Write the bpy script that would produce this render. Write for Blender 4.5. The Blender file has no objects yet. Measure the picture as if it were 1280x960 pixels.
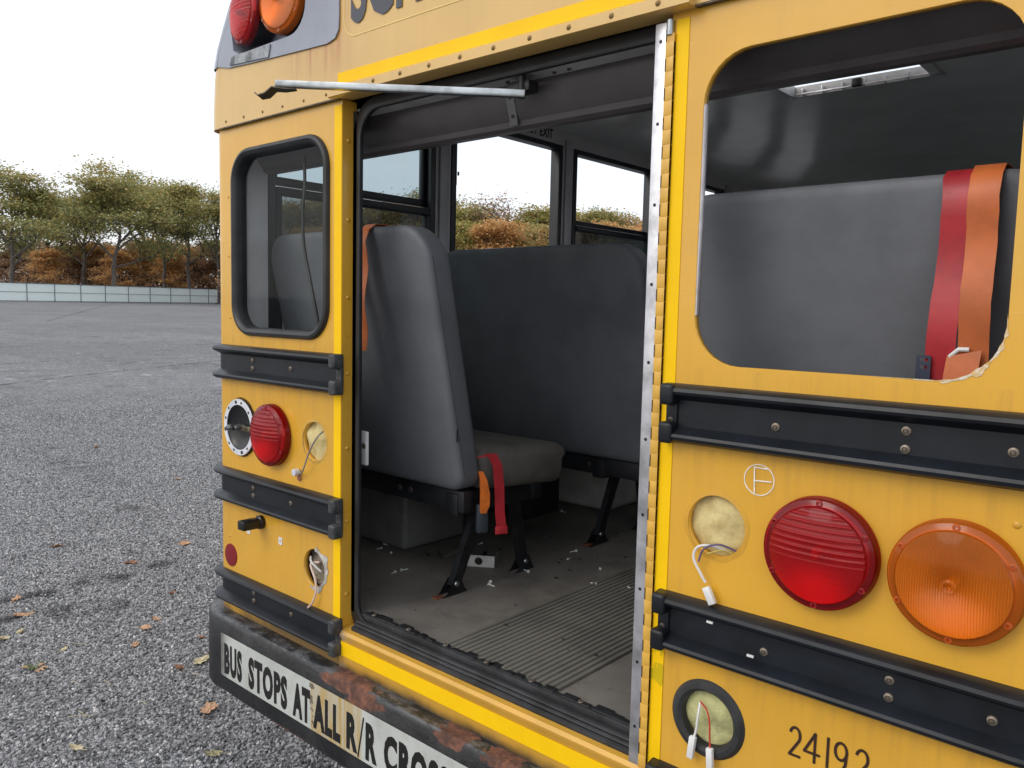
import bpy, bmesh, math, random
from math import sin, cos, pi, radians, sqrt
from mathutils import Vector, Matrix, noise
random.seed(7)
S = bpy.context.scene
COL = S.collection
# ------------------------------------------------------------------ camera
YAW, PITCH, ROLL, FPX = 0.722955615, 0.0903328934, 0.0228353782, 1005.34
CAM = Vector((1.26773, -1.3, 1.6))
fwd = Vector((-sin(YAW)*cos(PITCH), cos(YAW)*cos(PITCH), -sin(PITCH)))
rt0 = Vector((cos(YAW), sin(YAW), 0)); up0 = rt0.cross(fwd)
RT = rt0*cos(ROLL)+up0*sin(ROLL); UP = -rt0*sin(ROLL)+up0*cos(ROLL)
cd = bpy.data.cameras.new('camera'); cam = bpy.data.objects.new('camera', cd); COL.objects.link(cam)
cam.matrix_world = Matrix(((RT.x, UP.x, -fwd.x, CAM.x), (RT.y, UP.y, -fwd.y, CAM.y), (RT.z, UP.z, -fwd.z, CAM.z), (0, 0, 0, 1)))
cd.sensor_width = 36; cd.lens = FPX/1280*36; cd.clip_start = .02; cd.clip_end = 3000
S.camera = cam
# ------------------------------------------------------------------ world, sun, exposure
W = bpy.data.worlds.new('World'); S.world = W; W.use_nodes = True
wt = W.node_tree; wt.nodes.clear()
SUN_EL, SUN_AZ = radians(38), radians(200)
sky = wt.nodes.new('ShaderNodeTexSky'); sky.sky_type = 'NISHITA'; sky.sun_disc = False
sky.sun_elevation = SUN_EL; sky.sun_rotation = SUN_AZ; sky.dust_density = 3
bg1 = wt.nodes.new('ShaderNodeBackground'); bg1.inputs[1].default_value = .05
wt.links.new(sky.outputs[0], bg1.inputs[0])
# overcast cloud deck: world-space noise, brighter overhead
tc = wt.nodes.new('ShaderNodeTexCoord'); sx = wt.nodes.new('ShaderNodeSeparateXYZ'); wt.links.new(tc.outputs['Generated'], sx.inputs[0])
nz = wt.nodes.new('ShaderNodeTexNoise'); nz.inputs['Scale'].default_value = 2.2; nz.inputs['Detail'].default_value = 5
mp = wt.nodes.new('ShaderNodeMapping'); mp.inputs['Scale'].default_value = (1, 1, 3.5); wt.links.new(tc.outputs['Generated'], mp.inputs[0]); wt.links.new(mp.outputs[0], nz.inputs['Vector'])
cr = wt.nodes.new('ShaderNodeValToRGB'); cr.color_ramp.elements[0].position = .3; cr.color_ramp.elements[0].color = (.86, .91, 1.0, 1); cr.color_ramp.elements[1].position = .62; cr.color_ramp.elements[1].color = (1, 1, 1, 1)
wt.links.new(nz.outputs[0], cr.inputs[0])
mr = wt.nodes.new('ShaderNodeMapRange'); mr.inputs['From Min'].default_value = 0; mr.inputs['From Max'].default_value = 1; mr.inputs['To Min'].default_value = .95; mr.inputs['To Max'].default_value = 1.25
wt.links.new(sx.outputs[2], mr.inputs[0])
bg2 = wt.nodes.new('ShaderNodeBackground'); wt.links.new(cr.outputs[0], bg2.inputs[0]); wt.links.new(mr.outputs[0], bg2.inputs[1])
ad = wt.nodes.new('ShaderNodeAddShader'); wo = wt.nodes.new('ShaderNodeOutputWorld')
wt.links.new(bg1.outputs[0], ad.inputs[0]); wt.links.new(bg2.outputs[0], ad.inputs[1]); wt.links.new(ad.outputs[0], wo.inputs[0])
sl = bpy.data.lights.new('sun', 'SUN'); sl.energy = .6; sl.angle = radians(25); sl.color = (1, .96, .9)
so = bpy.data.objects.new('sun', sl); COL.objects.link(so)
sd = Vector((sin(SUN_AZ)*cos(SUN_EL), cos(SUN_AZ)*cos(SUN_EL), sin(SUN_EL)))
so.rotation_euler = sd.to_track_quat('Z', 'Y').to_euler()
S.view_settings.view_transform = 'Standard'; S.view_settings.look = 'None'; S.view_settings.exposure = 0.0; S.view_settings.gamma = 1
S.render.engine = 'CYCLES'

# ------------------------------------------------------------------ materials
def links(m): return m.node_tree.nodes, m.node_tree.links
def mathn(nt, op, a, b=None, c=None, clamp=False):
    n = nt.nodes.new('ShaderNodeMath'); n.operation = op; n.use_clamp = clamp
    for i, v in enumerate((a, b, c)):
        if v is None: continue
        if isinstance(v, (int, float)): n.inputs[i].default_value = v
        else: nt.links.new(v, n.inputs[i])
    return n.outputs[0]
def noisen(nt, scale, detail=4, rough=.55, vec=None, stretch=None):
    if vec is None:
        t = nt.nodes.new('ShaderNodeTexCoord'); vec = t.outputs['Object']
    if stretch:
        mpn = nt.nodes.new('ShaderNodeMapping'); mpn.inputs['Scale'].default_value = stretch; nt.links.new(vec, mpn.inputs[0]); vec = mpn.outputs[0]
    n = nt.nodes.new('ShaderNodeTexNoise'); n.inputs['Scale'].default_value = scale; n.inputs['Detail'].default_value = detail; n.inputs['Roughness'].default_value = rough
    nt.links.new(vec, n.inputs['Vector']); return n.outputs[0]
def ramp(nt, fac, p0, p1):
    n = nt.nodes.new('ShaderNodeMapRange'); n.clamp = True; n.interpolation_type = 'SMOOTHSTEP'
    n.inputs[1].default_value = p0; n.inputs[2].default_value = p1; n.inputs[3].default_value = 0; n.inputs[4].default_value = 1
    nt.links.new(fac, n.inputs[0]); return n.outputs[0]
def mixc(nt, fac, a, b):
    n = nt.nodes.new('ShaderNodeMix'); n.data_type = 'RGBA'
    for i, v in ((0, fac), (6, a), (7, b)):
        if isinstance(v, (int, float)): n.inputs[i].default_value = v
        elif isinstance(v, tuple): n.inputs[i].default_value = (*v[:3], 1)
        else: nt.links.new(v, n.inputs[i])
    return n.outputs[2]
def xyz(nt):
    t = nt.nodes.new('ShaderNodeTexCoord'); s = nt.nodes.new('ShaderNodeSeparateXYZ'); nt.links.new(t.outputs['Object'], s.inputs[0]); return s.outputs
def blob(nt, centers, wob=.03, wscale=25):
    """mask that is 1 near any centre (x,y,z,r) with a wobbly edge (paint loss, rust, stains of fixed shape)"""
    t = nt.nodes.new('ShaderNodeTexCoord'); nn = noisen(nt, wscale, 5, .65); out = None
    off = mathn(nt, 'MULTIPLY', mathn(nt, 'SUBTRACT', nn, .5), wob*4)
    for (x, y, z, rx, rz) in centers:
        v = nt.nodes.new('ShaderNodeVectorMath'); v.operation = 'SUBTRACT'; nt.links.new(t.outputs['Object'], v.inputs[0]); v.inputs[1].default_value = (x, y, z)
        v2 = nt.nodes.new('ShaderNodeVectorMath'); v2.operation = 'MULTIPLY'; nt.links.new(v.outputs[0], v2.inputs[0]); v2.inputs[1].default_value = (1, .3, rx/rz)
        l = nt.nodes.new('ShaderNodeVectorMath'); l.operation = 'LENGTH'; nt.links.new(v2.outputs[0], l.inputs[0])
        d = mathn(nt, 'ADD', l.outputs['Value'], off)
        m = mathn(nt, 'SUBTRACT', 1, ramp(nt, d, rx*.90, rx*1.05))
        out = m if out is None else mathn(nt, 'MAXIMUM', out, m)
    return out
MATS = {}
def mat(name, col, rough=.5, metal=0, var=.12, vs=6, bump=0, bs=200, bd=.002, coat=0, col2=None, extra=None, spec=.5, rvar=.12):
    m = bpy.data.materials.new(name); m.use_nodes = True; nt = m.node_tree
    b = nt.nodes['Principled BSDF']
    n1 = noisen(nt, vs, 6, .6)
    c2 = col2 if col2 else tuple(c*(1-var*2) for c in col)
    c1 = tuple(min(1, c*(1+var*.5)) for c in col) if not col2 else col
    out = mixc(nt, ramp(nt, n1, .35, .7), c1, c2)
    b.inputs['Metallic'].default_value = metal
    b.inputs['Specular IOR Level'].default_value = spec
    n2 = noisen(nt, vs*3.1, 5, .6)
    r = mathn(nt, 'ADD', mathn(nt, 'MULTIPLY', mathn(nt, 'SUBTRACT', n2, .5), rvar*2), rough, clamp=True)
    if coat: b.inputs['Coat Weight'].default_value = coat; b.inputs['Coat Roughness'].default_value = .12
    if extra: out, r = extra(nt, out, r, b)
    nt.links.new(out, b.inputs['Base Color']); nt.links.new(r, b.inputs['Roughness'])
    if bump:
        bn = nt.nodes.new('ShaderNodeBump'); bn.inputs['Strength'].default_value = bump; bn.inputs['Distance'].default_value = bd
        nt.links.new(noisen(nt, bs, 4, .6), bn.inputs['Height']); nt.links.new(bn.outputs[0], b.inputs['Normal'])
    MATS[name] = m; return m

def yellow_extra(nt, c, r, b):
    X = xyz(nt)
    # vertical rain streaks
    st = noisen(nt, 1.0, 5, .6, stretch=(34, 1, .9))
    c = mixc(nt, mathn(nt, 'MULTIPLY', ramp(nt, st, .5, .78), .28), c, (.50, .27, .06))
    for zr in (1.368, .979, 1.508):
        dr = noisen(nt, 1.0, 6, .7, stretch=(36, 1, 2)); below = mathn(nt, 'MULTIPLY', mathn(nt, 'SUBTRACT', 1, ramp(nt, X[2], zr-.004, zr)), ramp(nt, X[2], zr-.13, zr-.01))
        c = mixc(nt, mathn(nt, 'MULTIPLY', mathn(nt, 'MULTIPLY', ramp(nt, dr, .46, .66), below), .24), c, (.33, .17, .05))
    sc = noisen(nt, 1.0, 3, .5, stretch=(9, 1, 160)); c = mixc(nt, mathn(nt, 'MULTIPLY', mathn(nt, 'MULTIPLY', ramp(nt, sc, .68, .70), ramp(nt, noisen(nt, 2.5, 2, .5), .5, .6)), .3), c, (.80, .55, .2))
    ch = noisen(nt, 1.6, 4, .6); c = mixc(nt, mathn(nt, 'MULTIPLY', ramp(nt, ch, .42, .66), .22), c, (.70, .43, .10))
    # fine dust specks
    sp = noisen(nt, 260, 2, .5); c = mixc(nt, mathn(nt, 'MULTIPLY', ramp(nt, sp, .66, .74), .35), c, (.30, .18, .05))
    # road grime along the lower edge (below the lowest rub rail)
    g = mathn(nt, 'ADD', X[2], mathn(nt, 'MULTIPLY', noisen(nt, 9, 5, .7), .09))
    g = mathn(nt, 'SUBTRACT', g, mathn(nt, 'MULTIPLY', mathn(nt, 'MULTIPLY', ramp(nt, X[0], -.95, -.72), mathn(nt, 'SUBTRACT', 1, ramp(nt, X[0], -.2, .2))), .045))
    gm = mathn(nt, 'SUBTRACT', 1, ramp(nt, g, .655, .70))
    gm = mathn(nt, 'MULTIPLY', gm, .8)
    c = mixc(nt, gm, c, (.07, .052, .035)); r = mathn(nt, 'ADD', r, mathn(nt, 'MULTIPLY', gm, .3), clamp=True)
    return c, r
def cap_extra(nt, c, r, b):
    c, r = yellow_extra(nt, c, r, b)
    X = xyz(nt)
    st = noisen(nt, 1.0, 5, .6, stretch=(45, 1, 1.2))
    inx = mathn(nt, 'MULTIPLY', ramp(nt, X[0], -.80, -.56), mathn(nt, 'SUBTRACT', 1, ramp(nt, X[0], -.50, -.40)))
    inz = ramp(nt, X[2], 2.16, 2.27)
    f = mathn(nt, 'MULTIPLY', mathn(nt, 'MULTIPLY', inx, inz), mathn(nt, 'ADD', .25, ramp(nt, st, .42, .68)), clamp=True)
    c = mixc(nt, mathn(nt, 'MULTIPLY', f, .75), c, (.42, .15, .035))
    return c, r
YEL = (.72, .385, .034)
M_yplain = mat('plain_yellow_paint', (.66, .35, .035), .35, var=.05, vs=20, coat=.2)
M_yellow = mat('yellow_body_paint', YEL, .30, var=.05, vs=3, coat=.25, extra=yellow_extra, bump=.05, bs=12, bd=.01)
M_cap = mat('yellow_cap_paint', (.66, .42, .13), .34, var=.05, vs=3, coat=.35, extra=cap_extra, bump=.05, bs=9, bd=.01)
M_tape = mat('reflective_yellow_tape', (.96, .58, .003), .5, spec=.2, var=.03, vs=8, bump=.15, bs=500, bd=.0006,
    extra=lambda nt, c, r, b: (mixc(nt, mathn(nt, 'MULTIPLY', blob(nt, [(.512, 0, 1.075-.155, .02, .02), (.505, 0, 1.075-.125+.25-.22, .016, .02)], .012, 90), .5), c, (.25, .28, .01)), r))
def rail_extra(nt, c, r, b):
    X = xyz(nt); s = noisen(nt, 1, 5, .65, stretch=(3, 20, 40))
    c = mixc(nt, mathn(nt, 'MULTIPLY', ramp(nt, s, .5, .75), .25), c, (.024, .030, .042)); return c, r
M_capworn = mat('scuffed_end_cap', (.07, .072, .075), .5, var=.35, vs=40, col2=(.015, .018, .022), bump=.3, bs=100)
M_rail = mat('black_rail_paint', (.006, .009, .014), .42, var=.3, vs=7, extra=rail_extra, bump=.12, bs=60, bd=.002, spec=.42)
M_rubber = mat('black_rubber', (.018, .019, .021), .48, var=.3, vs=9, bump=.2, bs=120, bd=.0015)
M_rubber_dusty = mat('dusty_black_rubber', (.03, .031, .033), .6, var=.3, vs=12, bump=.35, bs=90, bd=.002)
M_bolt = mat('weathered_steel_bolt', (.30, .25, .20), .5, metal=.6, var=.3, vs=60, bump=.3, bs=300)
M_screwdark = mat('dark_screw', (.12, .1, .09), .45, metal=.5, var=.3, vs=60)
M_alu = mat('bare_aluminium', (.62, .62, .65), .42, metal=.75, var=.2, vs=14, bump=.25, bs=90, bd=.001)
M_steel = mat('zinc_plated_steel', (.42, .45, .46), .30, metal=.9, var=.25, vs=10, bump=.08, bs=100)
M_alu_dirty = mat('scuffed_plate_metal', (.34, .36, .38), .35, metal=.2, var=.3, vs=22, col2=(.06, .065, .065), bump=.2, bs=50)
M_grey = mat('grey_cap_paint', (.29, .315, .375), .42, var=.08, vs=4, coat=.15, bump=.08, bs=9, bd=.01)
M_black = mat('black_plastic', (.008, .008, .009), .35, var=.2, vs=20)
M_white = mat('white_plastic', (.75, .75, .74), .4, var=.05, vs=20)
M_whitemetal = mat('white_enamel_ring', (.72, .74, .78), .35, var=.06, vs=20, col2=(.55, .58, .64))
M_ink = mat('black_lettering_ink', (.008, .008, .008), .45, var=.1)
M_greyink = mat('grey_lettering_vinyl', (.055, .06, .075), .5, var=.1)
M_outline = mat('pale_decal_edge', (.80, .58, .20), .4, var=.05)
M_chalk = mat('white_paint_marker', (.85, .78, .68), .6, var=.1, vs=60)
M_brown = mat('brown_marker_ink', (.035, .012, .006), .5, var=.2, vs=40)
M_vinyl = mat('grey_seat_vinyl', (.130, .137, .152), .56, var=.10, vs=5, bump=.5, bs=420, bd=.0008, rvar=.06, spec=.55,
    extra=lambda nt, c, r, b: (mixc(nt, mathn(nt, 'MULTIPLY', ramp(nt, noisen(nt, 9, 7, .75), .55, .8), .22), c, (.19, .19, .195)), mathn(nt, 'ADD', r, mathn(nt, 'MULTIPLY', ramp(nt, noisen(nt, 5, 6, .7), .4, .7), .12))))
M_vinyl_dirty = mat('worn_seat_cushion_vinyl', (.17, .155, .135), .55, var=.15, vs=9, bump=.5, bs=300, bd=.001)
M_frame = mat('black_seat_frame', (.014, .015, .018), .42, var=.3, vs=16, bump=.2, bs=80)
M_rust = mat('rusty_steel', (.20, .065, .025), .8, var=.3, vs=30, col2=(.09, .028, .015), bump=.6, bs=120, bd=.003)
M_redbelt = mat('red_webbing', (.42, .022, .03), .42, var=.12, vs=14, bump=.3, bs=700, bd=.0006)
M_orgbelt = mat('orange_webbing', (.60, .15, .035), .48, var=.12, vs=10, bump=.3, bs=700, bd=.0006)
M_orgbright = mat('bright_orange_webbing', (.75, .17, .02), .48, var=.12, vs=20, bump=.3, bs=700, bd=.0006)
def floor_extra(nt, c, r, b):
    a = noisen(nt, 3.2, 7, .72); c = mixc(nt, ramp(nt, a, .45, .7), c, (.215, .195, .168))
    d = noisen(nt, 1, 5, .7, stretch=(5, 14, 5)); c = mixc(nt, mathn(nt, 'MULTIPLY', ramp(nt, d, .56, .72), .6), c, (.08, .075, .07))
    e = noisen(nt, 60, 2, .6); c = mixc(nt, mathn(nt, 'MULTIPLY', ramp(nt, e, .66, .74), .6), c, (.04, .035, .03)); return c, r
M_floor = mat('worn_rubber_floor', (.165, .150, .132), .62, var=.2, vs=2.4, extra=floor_extra, bump=.35, bs=40, bd=.002)
M_mat = mat('ribbed_aisle_rubber', (.165, .155, .130), .6, var=.22, vs=2.5, bump=.3, bs=60, bd=.001)
M_inner = mat('grey_interior_panel', (.60, .58, .575), .42, var=.06, vs=4, spec=.5)
M_ceiling = mat('glossy_ceiling_sheet', (.80, .80, .78), .22, var=.06, vs=3, spec=.9, rvar=.05)
M_header = mat('dark_header_vinyl', (.10, .09, .092), .38, var=.15, vs=5, bump=.2, bs=200, bd=.001)
M_strip = mat('light_grey_trim', (.5, .5, .5), .5, var=.1, vs=8)
M_wframe = mat('black_window_frame', (.012, .014, .018), .4, var=.3, vs=12)
M_palewall = mat('pale_rear_wall_trim', (.78, .76, .78), .5, var=.06, vs=6)
M_pillar = mat('grey_window_pillar', (.48, .47, .49), .4, var=.1, vs=8)
M_housing = mat('pale_wheel_housing', (.58, .57, .54), .5, var=.15, vs=5, bump=.2, bs=30)
M_housing2 = mat('dull_green_heater_box', (.17, .175, .16), .55, var=.2, vs=6)
M_insul = mat('yellow_fibre_insulation', (.68, .57, .27), .9, var=.15, vs=22, col2=(.47, .36, .14), bump=.6, bs=60, bd=.004)
M_glue = mat('dried_sealant', (.55, .53, .48), .7, var=.3, vs=40, col2=(.25, .23, .2), bump=.7, bs=90, bd=.004)
M_reflector = mat('dark_red_reflector', (.22, .008, .012), .3, var=.1, vs=40, bump=.4, bs=900, bd=.0006)
M_tyre = mat('tyre_rubber', (.02, .02, .02), .7, var=.2, vs=14)
M_adh = mat('old_adhesive', (.62, .60, .62), .5, var=.1, vs=30)

def lens_mat(name, col, deep):
    m = bpy.data.materials.new(name); m.use_nodes = True; nt = m.node_tree
    b = nt.nodes['Principled BSDF']; o = nt.nodes['Material Output']
    b.inputs['Base Color'].default_value = (*col, 1); b.inputs['Roughness'].default_value = .18; b.inputs['Coat Weight'].default_value = .4; b.inputs['Coat Roughness'].default_value = .06
    b.inputs['Specular IOR Level'].default_value = .6
    t_ = nt.nodes.new('ShaderNodeTexCoord'); X = nt.nodes.new('ShaderNodeSeparateXYZ'); nt.links.new(t_.outputs['Object'], X.inputs[0])
    rr = mathn(nt, 'SQRT', mathn(nt, 'ADD', mathn(nt, 'MULTIPLY', X.outputs[0], X.outputs[0]), mathn(nt, 'MULTIPLY', X.outputs[2], X.outputs[2])))
    inner = mathn(nt, 'SUBTRACT', 1, ramp(nt, rr, .0765, .078))
    vgrid = mathn(nt, 'ADD', mathn(nt, 'MULTIPLY', mathn(nt, 'SINE', mathn(nt, 'MULTIPLY', X.outputs[0], 1700)), .5), .5)
    if 'amber' in name:
        w = mathn(nt, 'FRACT', mathn(nt, 'MULTIPLY', rr, 330)); h = mathn(nt, 'ADD', w, mathn(nt, 'MULTIPLY', vgrid, .35))
    else:
        up_ = ramp(nt, X.outputs[2], -.015, .01); w = mathn(nt, 'ADD', mathn(nt, 'MULTIPLY', mathn(nt, 'SINE', mathn(nt, 'MULTIPLY', X.outputs[2], 600)), .5), .5)
        w = mathn(nt, 'POWER', w, 2); h = mathn(nt, 'ADD', mathn(nt, 'MULTIPLY', w, mathn(nt, 'ADD', mathn(nt, 'MULTIPLY', up_, .9), .12)), mathn(nt, 'MULTIPLY', vgrid, .2))
    h = mathn(nt, 'MULTIPLY', h, inner)
    bn = nt.nodes.new('ShaderNodeBump'); bn.inputs['Strength'].default_value = 1; bn.inputs['Distance'].default_value = .0022; nt.links.new(h, bn.inputs['Height']); nt.links.new(bn.outputs[0], b.inputs['Normal'])
    cc = mixc(nt, mathn(nt, 'MULTIPLY', h, .55), col, tuple(min(1, c*1.9+.01) for c in col))  # relief and depth toned into the colour: lighter rib crests, then a darker centre
    cc = mixc(nt, mathn(nt, 'MULTIPLY', mathn(nt, 'SUBTRACT', 1, ramp(nt, rr, .0, .045)), .45), cc, tuple(c*.4 for c in col)); nt.links.new(cc, b.inputs['Base Color'])
    g = nt.nodes.new('ShaderNodeBsdfRefraction'); nt.links.new(bn.outputs[0], g.inputs['Normal']); g.inputs['Color'].default_value = (*deep, 1); g.inputs['Roughness'].default_value = .12; g.inputs['IOR'].default_value = 1.12
    mx = nt.nodes.new('ShaderNodeMixShader'); mx.inputs[0].default_value = .55
    nt.links.new(b.outputs[0], mx.inputs[1]); nt.links.new(g.outputs[0], mx.inputs[2]); nt.links.new(mx.outputs[0], o.inputs[0]); MATS[name] = m; return m
M_redlens = lens_mat('red_lens', (.34, .0025, .006), (1, .02, .03))
M_amblens = lens_mat('amber_lens', (.74, .155, .002), (1, .42, .01))
M_bowl = mat('lamp_reflector_bowl', (.85, .85, .85), .22, metal=.95, var=.05)
def glass_mat(name, tint, gloss=.06, haze=0.0, hazecol=(.5, .55, .56)):
    m = bpy.data.materials.new(name); m.use_nodes = True; nt = m.node_tree; nt.nodes.clear()
    t = nt.nodes.new('ShaderNodeBsdfTransparent'); t.inputs[0].default_value = (*tint, 1)
    g = nt.nodes.new('ShaderNodeBsdfGlossy'); g.inputs['Roughness'].default_value = .03
    f = nt.nodes.new('ShaderNodeLayerWeight'); f.inputs[0].default_value = .5; ff = mathn(nt, 'ADD', mathn(nt, 'MULTIPLY', mathn(nt, 'POWER', f.outputs['Facing'], 4.5), .5), .010, clamp=True)
    mx = nt.nodes.new('ShaderNodeMixShader'); nt.links.new(ff, mx.inputs[0]); nt.links.new(t.outputs[0], mx.inputs[1]); nt.links.new(g.outputs[0], mx.inputs[2])
    o = nt.nodes.new('ShaderNodeOutputMaterial'); last = mx.outputs[0]
    if not haze:
        nt.links.new(last, o.inputs[0]); MATS[name] = m; return m
    d = nt.nodes.new('ShaderNodeBsdfTranslucent'); d.inputs[0].default_value = (*hazecol, 1)
    m2 = nt.nodes.new('ShaderNodeMixShader')
    n = noisen(nt, 5, 6, .7); nt.links.new(mathn(nt, 'MULTIPLY', ramp(nt, n, .2, .8), haze*1.5, clamp=True), m2.inputs[0])
    nt.links.new(last, m2.inputs[1]); nt.links.new(d.outputs[0], m2.inputs[2]); nt.links.new(m2.outputs[0], o.inputs[0]); MATS[name] = m; return m
M_glass_dusty = glass_mat('dusty_tinted_glass', (.42, .5, .53), haze=.16)
M_glass_dark = glass_mat('dark_tinted_glass', (.16, .19, .19), haze=.07, hazecol=(.3, .34, .33))
M_glass_clear = glass_mat('clear_glass', (.9, .93, .92), haze=.0)

# ------------------------------------------------------------------ mesh helpers
def link(name, me, parent=None, m=None, smooth=False, loc=None):
    o = bpy.data.objects.new(name, me); COL.objects.link(o)
    if parent: o.parent = parent
    if m and not me.materials: me.materials.append(m)
    if smooth:
        for p in me.polygons: p.use_smooth = True
    if loc is not None: o.location = loc
    return o
def mesh(name, v, f, m, parent=None, smooth=False, recalc=True):
    me = bpy.data.meshes.new(name); me.from_pydata([tuple(q) for q in v], [], f)
    if recalc:
        b = bmesh.new(); b.from_mesh(me); bmesh.ops.recalc_face_normals(b, faces=b.faces); b.to_mesh(me); b.free()
    return link(name, me, parent, m, smooth)
def autosmooth(me, ang=35):
    for p in me.polygons: p.use_smooth = True
    b = bmesh.new(); b.from_mesh(me)
    for e in b.edges:
        if len(e.link_faces) == 2 and e.calc_face_angle(0) > radians(ang): e.smooth = False
    b.to_mesh(me); b.free()
class BM:
    def __init__(s): s.b = bmesh.new()
    def box(s, x0, x1, y0, y1, z0, z1, bev=0, seg=2, M=None):
        r = bmesh.ops.create_cube(s.b, size=1); vs = r['verts']
        for v in vs: v.co = Vector(((x0+x1)/2+v.co.x*(x1-x0), (y0+y1)/2+v.co.y*(y1-y0), (z0+z1)/2+v.co.z*(z1-z0)))
        if bev:
            es = list({e for v in vs for e in v.link_edges})
            r2 = bmesh.ops.bevel(s.b, geom=es, offset=bev, segments=seg, affect='EDGES', profile=.5); vs = list({v for f in r2['faces'] for v in f.verts} | {v for v in vs if v.is_valid})
        if M: bmesh.ops.transform(s.b, matrix=M, verts=[v for v in vs if v.is_valid])
        return s
    def lathe(s, prof, n=32, M=None, cap=False):
        """prof = [(r, h)], axis -Y (h grows towards the viewer side -y)"""
        rings = []
        for r, h in prof:
            if r < 1e-6: rings.append([s.b.verts.new((0, -h, 0))])
            else: rings.append([s.b.verts.new((r*cos(2*pi*i/n), -h, r*sin(2*pi*i/n))) for i in range(n)])
        for a, b2 in zip(rings, rings[1:]):
            for i in range(n):
                j = (i+1) % n
                if len(a) == 1 and len(b2) == 1: continue
                if len(a) == 1: s.b.faces.new((a[0], b2[i], b2[j]))
                elif len(b2) == 1: s.b.faces.new((a[i], a[j], b2[0]))
                else: s.b.faces.new((a[i], a[j], b2[j], b2[i]))
        if M: bmesh.ops.transform(s.b, matrix=M, verts=[v for r in rings for v in r])
        return s
    def tube(s, pts, rad, n=8, caps=True):
        pts = [Vector(p) for p in pts]; rr = rad if isinstance(rad, (list, tuple)) else [rad]*len(pts)
        t0 = (pts[1]-pts[0]).normalized(); ref = Vector((0, 0, 1)) if abs(t0.z) < .9 else Vector((1, 0, 0))
        u = t0.cross(ref).normalized(); rings = []
        for i, p in enumerate(pts):
            t = (pts[min(i+1, len(pts)-1)]-pts[max(i-1, 0)]).normalized(); u = (u-t*u.dot(t)).normalized(); w = t.cross(u)
            rings.append([s.b.verts.new(p+(u*cos(2*pi*k/n)+w*sin(2*pi*k/n))*rr[i]) for k in range(n)])
        for a, b2 in zip(rings, rings[1:]):
            for k in range(n): s.b.faces.new((a[k], a[(k+1) % n], b2[(k+1) % n], b2[k]))
        if caps: s.b.faces.new(rings[0][::-1]); s.b.faces.new(rings[-1])
        return s
    def ribbon(s, pts, width, thick, wdir=(1, 0, 0)):
        """strap: pts path, widths along wdir"""
        w = Vector(wdir).normalized(); pts = [Vector(p) for p in pts]; rings = []
        ws = width if isinstance(width, list) else [width]*len(pts)
        for i, p in enumerate(pts):
            t = (pts[min(i+1, len(pts)-1)]-pts[max(i-1, 0)]).normalized(); nn = t.cross(w).normalized()
            a = w*ws[i]/2; c = nn*thick/2
            rings.append([s.b.verts.new(q) for q in (p-a-c, p+a-c, p+a+c, p-a+c)])
        for a, b2 in zip(rings, rings[1:]):
            for k in range(4): s.b.faces.new((a[k], a[(k+1) % 4], b2[(k+1) % 4], b2[k]))
        s.b.faces.new(rings[0][::-1]); s.b.faces.new(rings[-1]); return s
    def poly(s, vs):
        s.b.faces.new([s.b.verts.new(v) for v in vs]); return s
    def build(s, name, m, parent=None, smooth=True, ang=35, loc=None):
        bmesh.ops.recalc_face_normals(s.b, faces=s.b.faces)
        me = bpy.data.meshes.new(name); s.b.to_mesh(me); s.b.free()
        if smooth: autosmooth(me, ang)
        return link(name, me, parent, m, loc=loc)
def rrect(x0, x1, z0, z1, r, n=8):
    """rounded rectangle outline; r = one radius or four (br, tr, tl, bl)"""
    rs = r if isinstance(r, (tuple, list)) else (r,)*4; out = []
    for (cx, cz, a0, q) in ((x1-rs[0], z0+rs[0], -pi/2, rs[0]), (x1-rs[1], z1-rs[1], 0, rs[1]), (x0+rs[2], z1-rs[2], pi/2, rs[2]), (x0+rs[3], z0+rs[3], pi, rs[3])):
        if q < 1e-5: out.append((cx, cz)); continue
        for i in range(n+1):
            a = a0+pi/2*i/n; out.append((cx+q*cos(a), cz+q*sin(a)))
    return out
def circ(cx, cz, r, n=40): return [(cx+r*cos(2*pi*i/n), cz+r*sin(2*pi*i/n)) for i in range(n)]
def plate_mesh(outline, holes, y0, y1, bev=0):
    """flat plate in the XZ plane with holes, from y0 to y1"""
    cu = bpy.data.curves.new('tmp', 'CURVE'); cu.dimensions = '2D'; cu.fill_mode = 'BOTH'; cu.extrude = abs(y1-y0)/2-bev
    cu.bevel_depth = bev; cu.bevel_resolution = 1
    for pts in [outline]+holes:
        sp = cu.splines.new('POLY'); sp.points.add(len(pts)-1)
        for i, (a, c) in enumerate(pts): sp.points[i].co = (a, c, 0, 1)
        sp.use_cyclic_u = True
    o = bpy.data.objects.new('tmp', cu); COL.objects.link(o); bpy.context.view_layer.update()
    dg = bpy.context.evaluated_depsgraph_get(); me = bpy.data.meshes.new_from_object(o.evaluated_get(dg))
    bpy.data.objects.remove(o); bpy.data.curves.remove(cu)
    for v in me.vertices:
        x, z, w = v.co; v.co = (x, (y0+y1)/2+w, z)
    b = bmesh.new(); b.from_mesh(me); bmesh.ops.remove_doubles(b, verts=b.verts, dist=1e-5); bmesh.ops.recalc_face_normals(b, faces=b.faces); b.to_mesh(me); b.free()
    me.materials.clear(); return me
def plate(name, outline, holes, y0, y1, m, parent=None, bev=0, smooth=False):
    me = plate_mesh(outline, holes, y0, y1, bev); me.name = name
    if smooth: autosmooth(me, 40)
    return link(name, me, parent, m)
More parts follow.
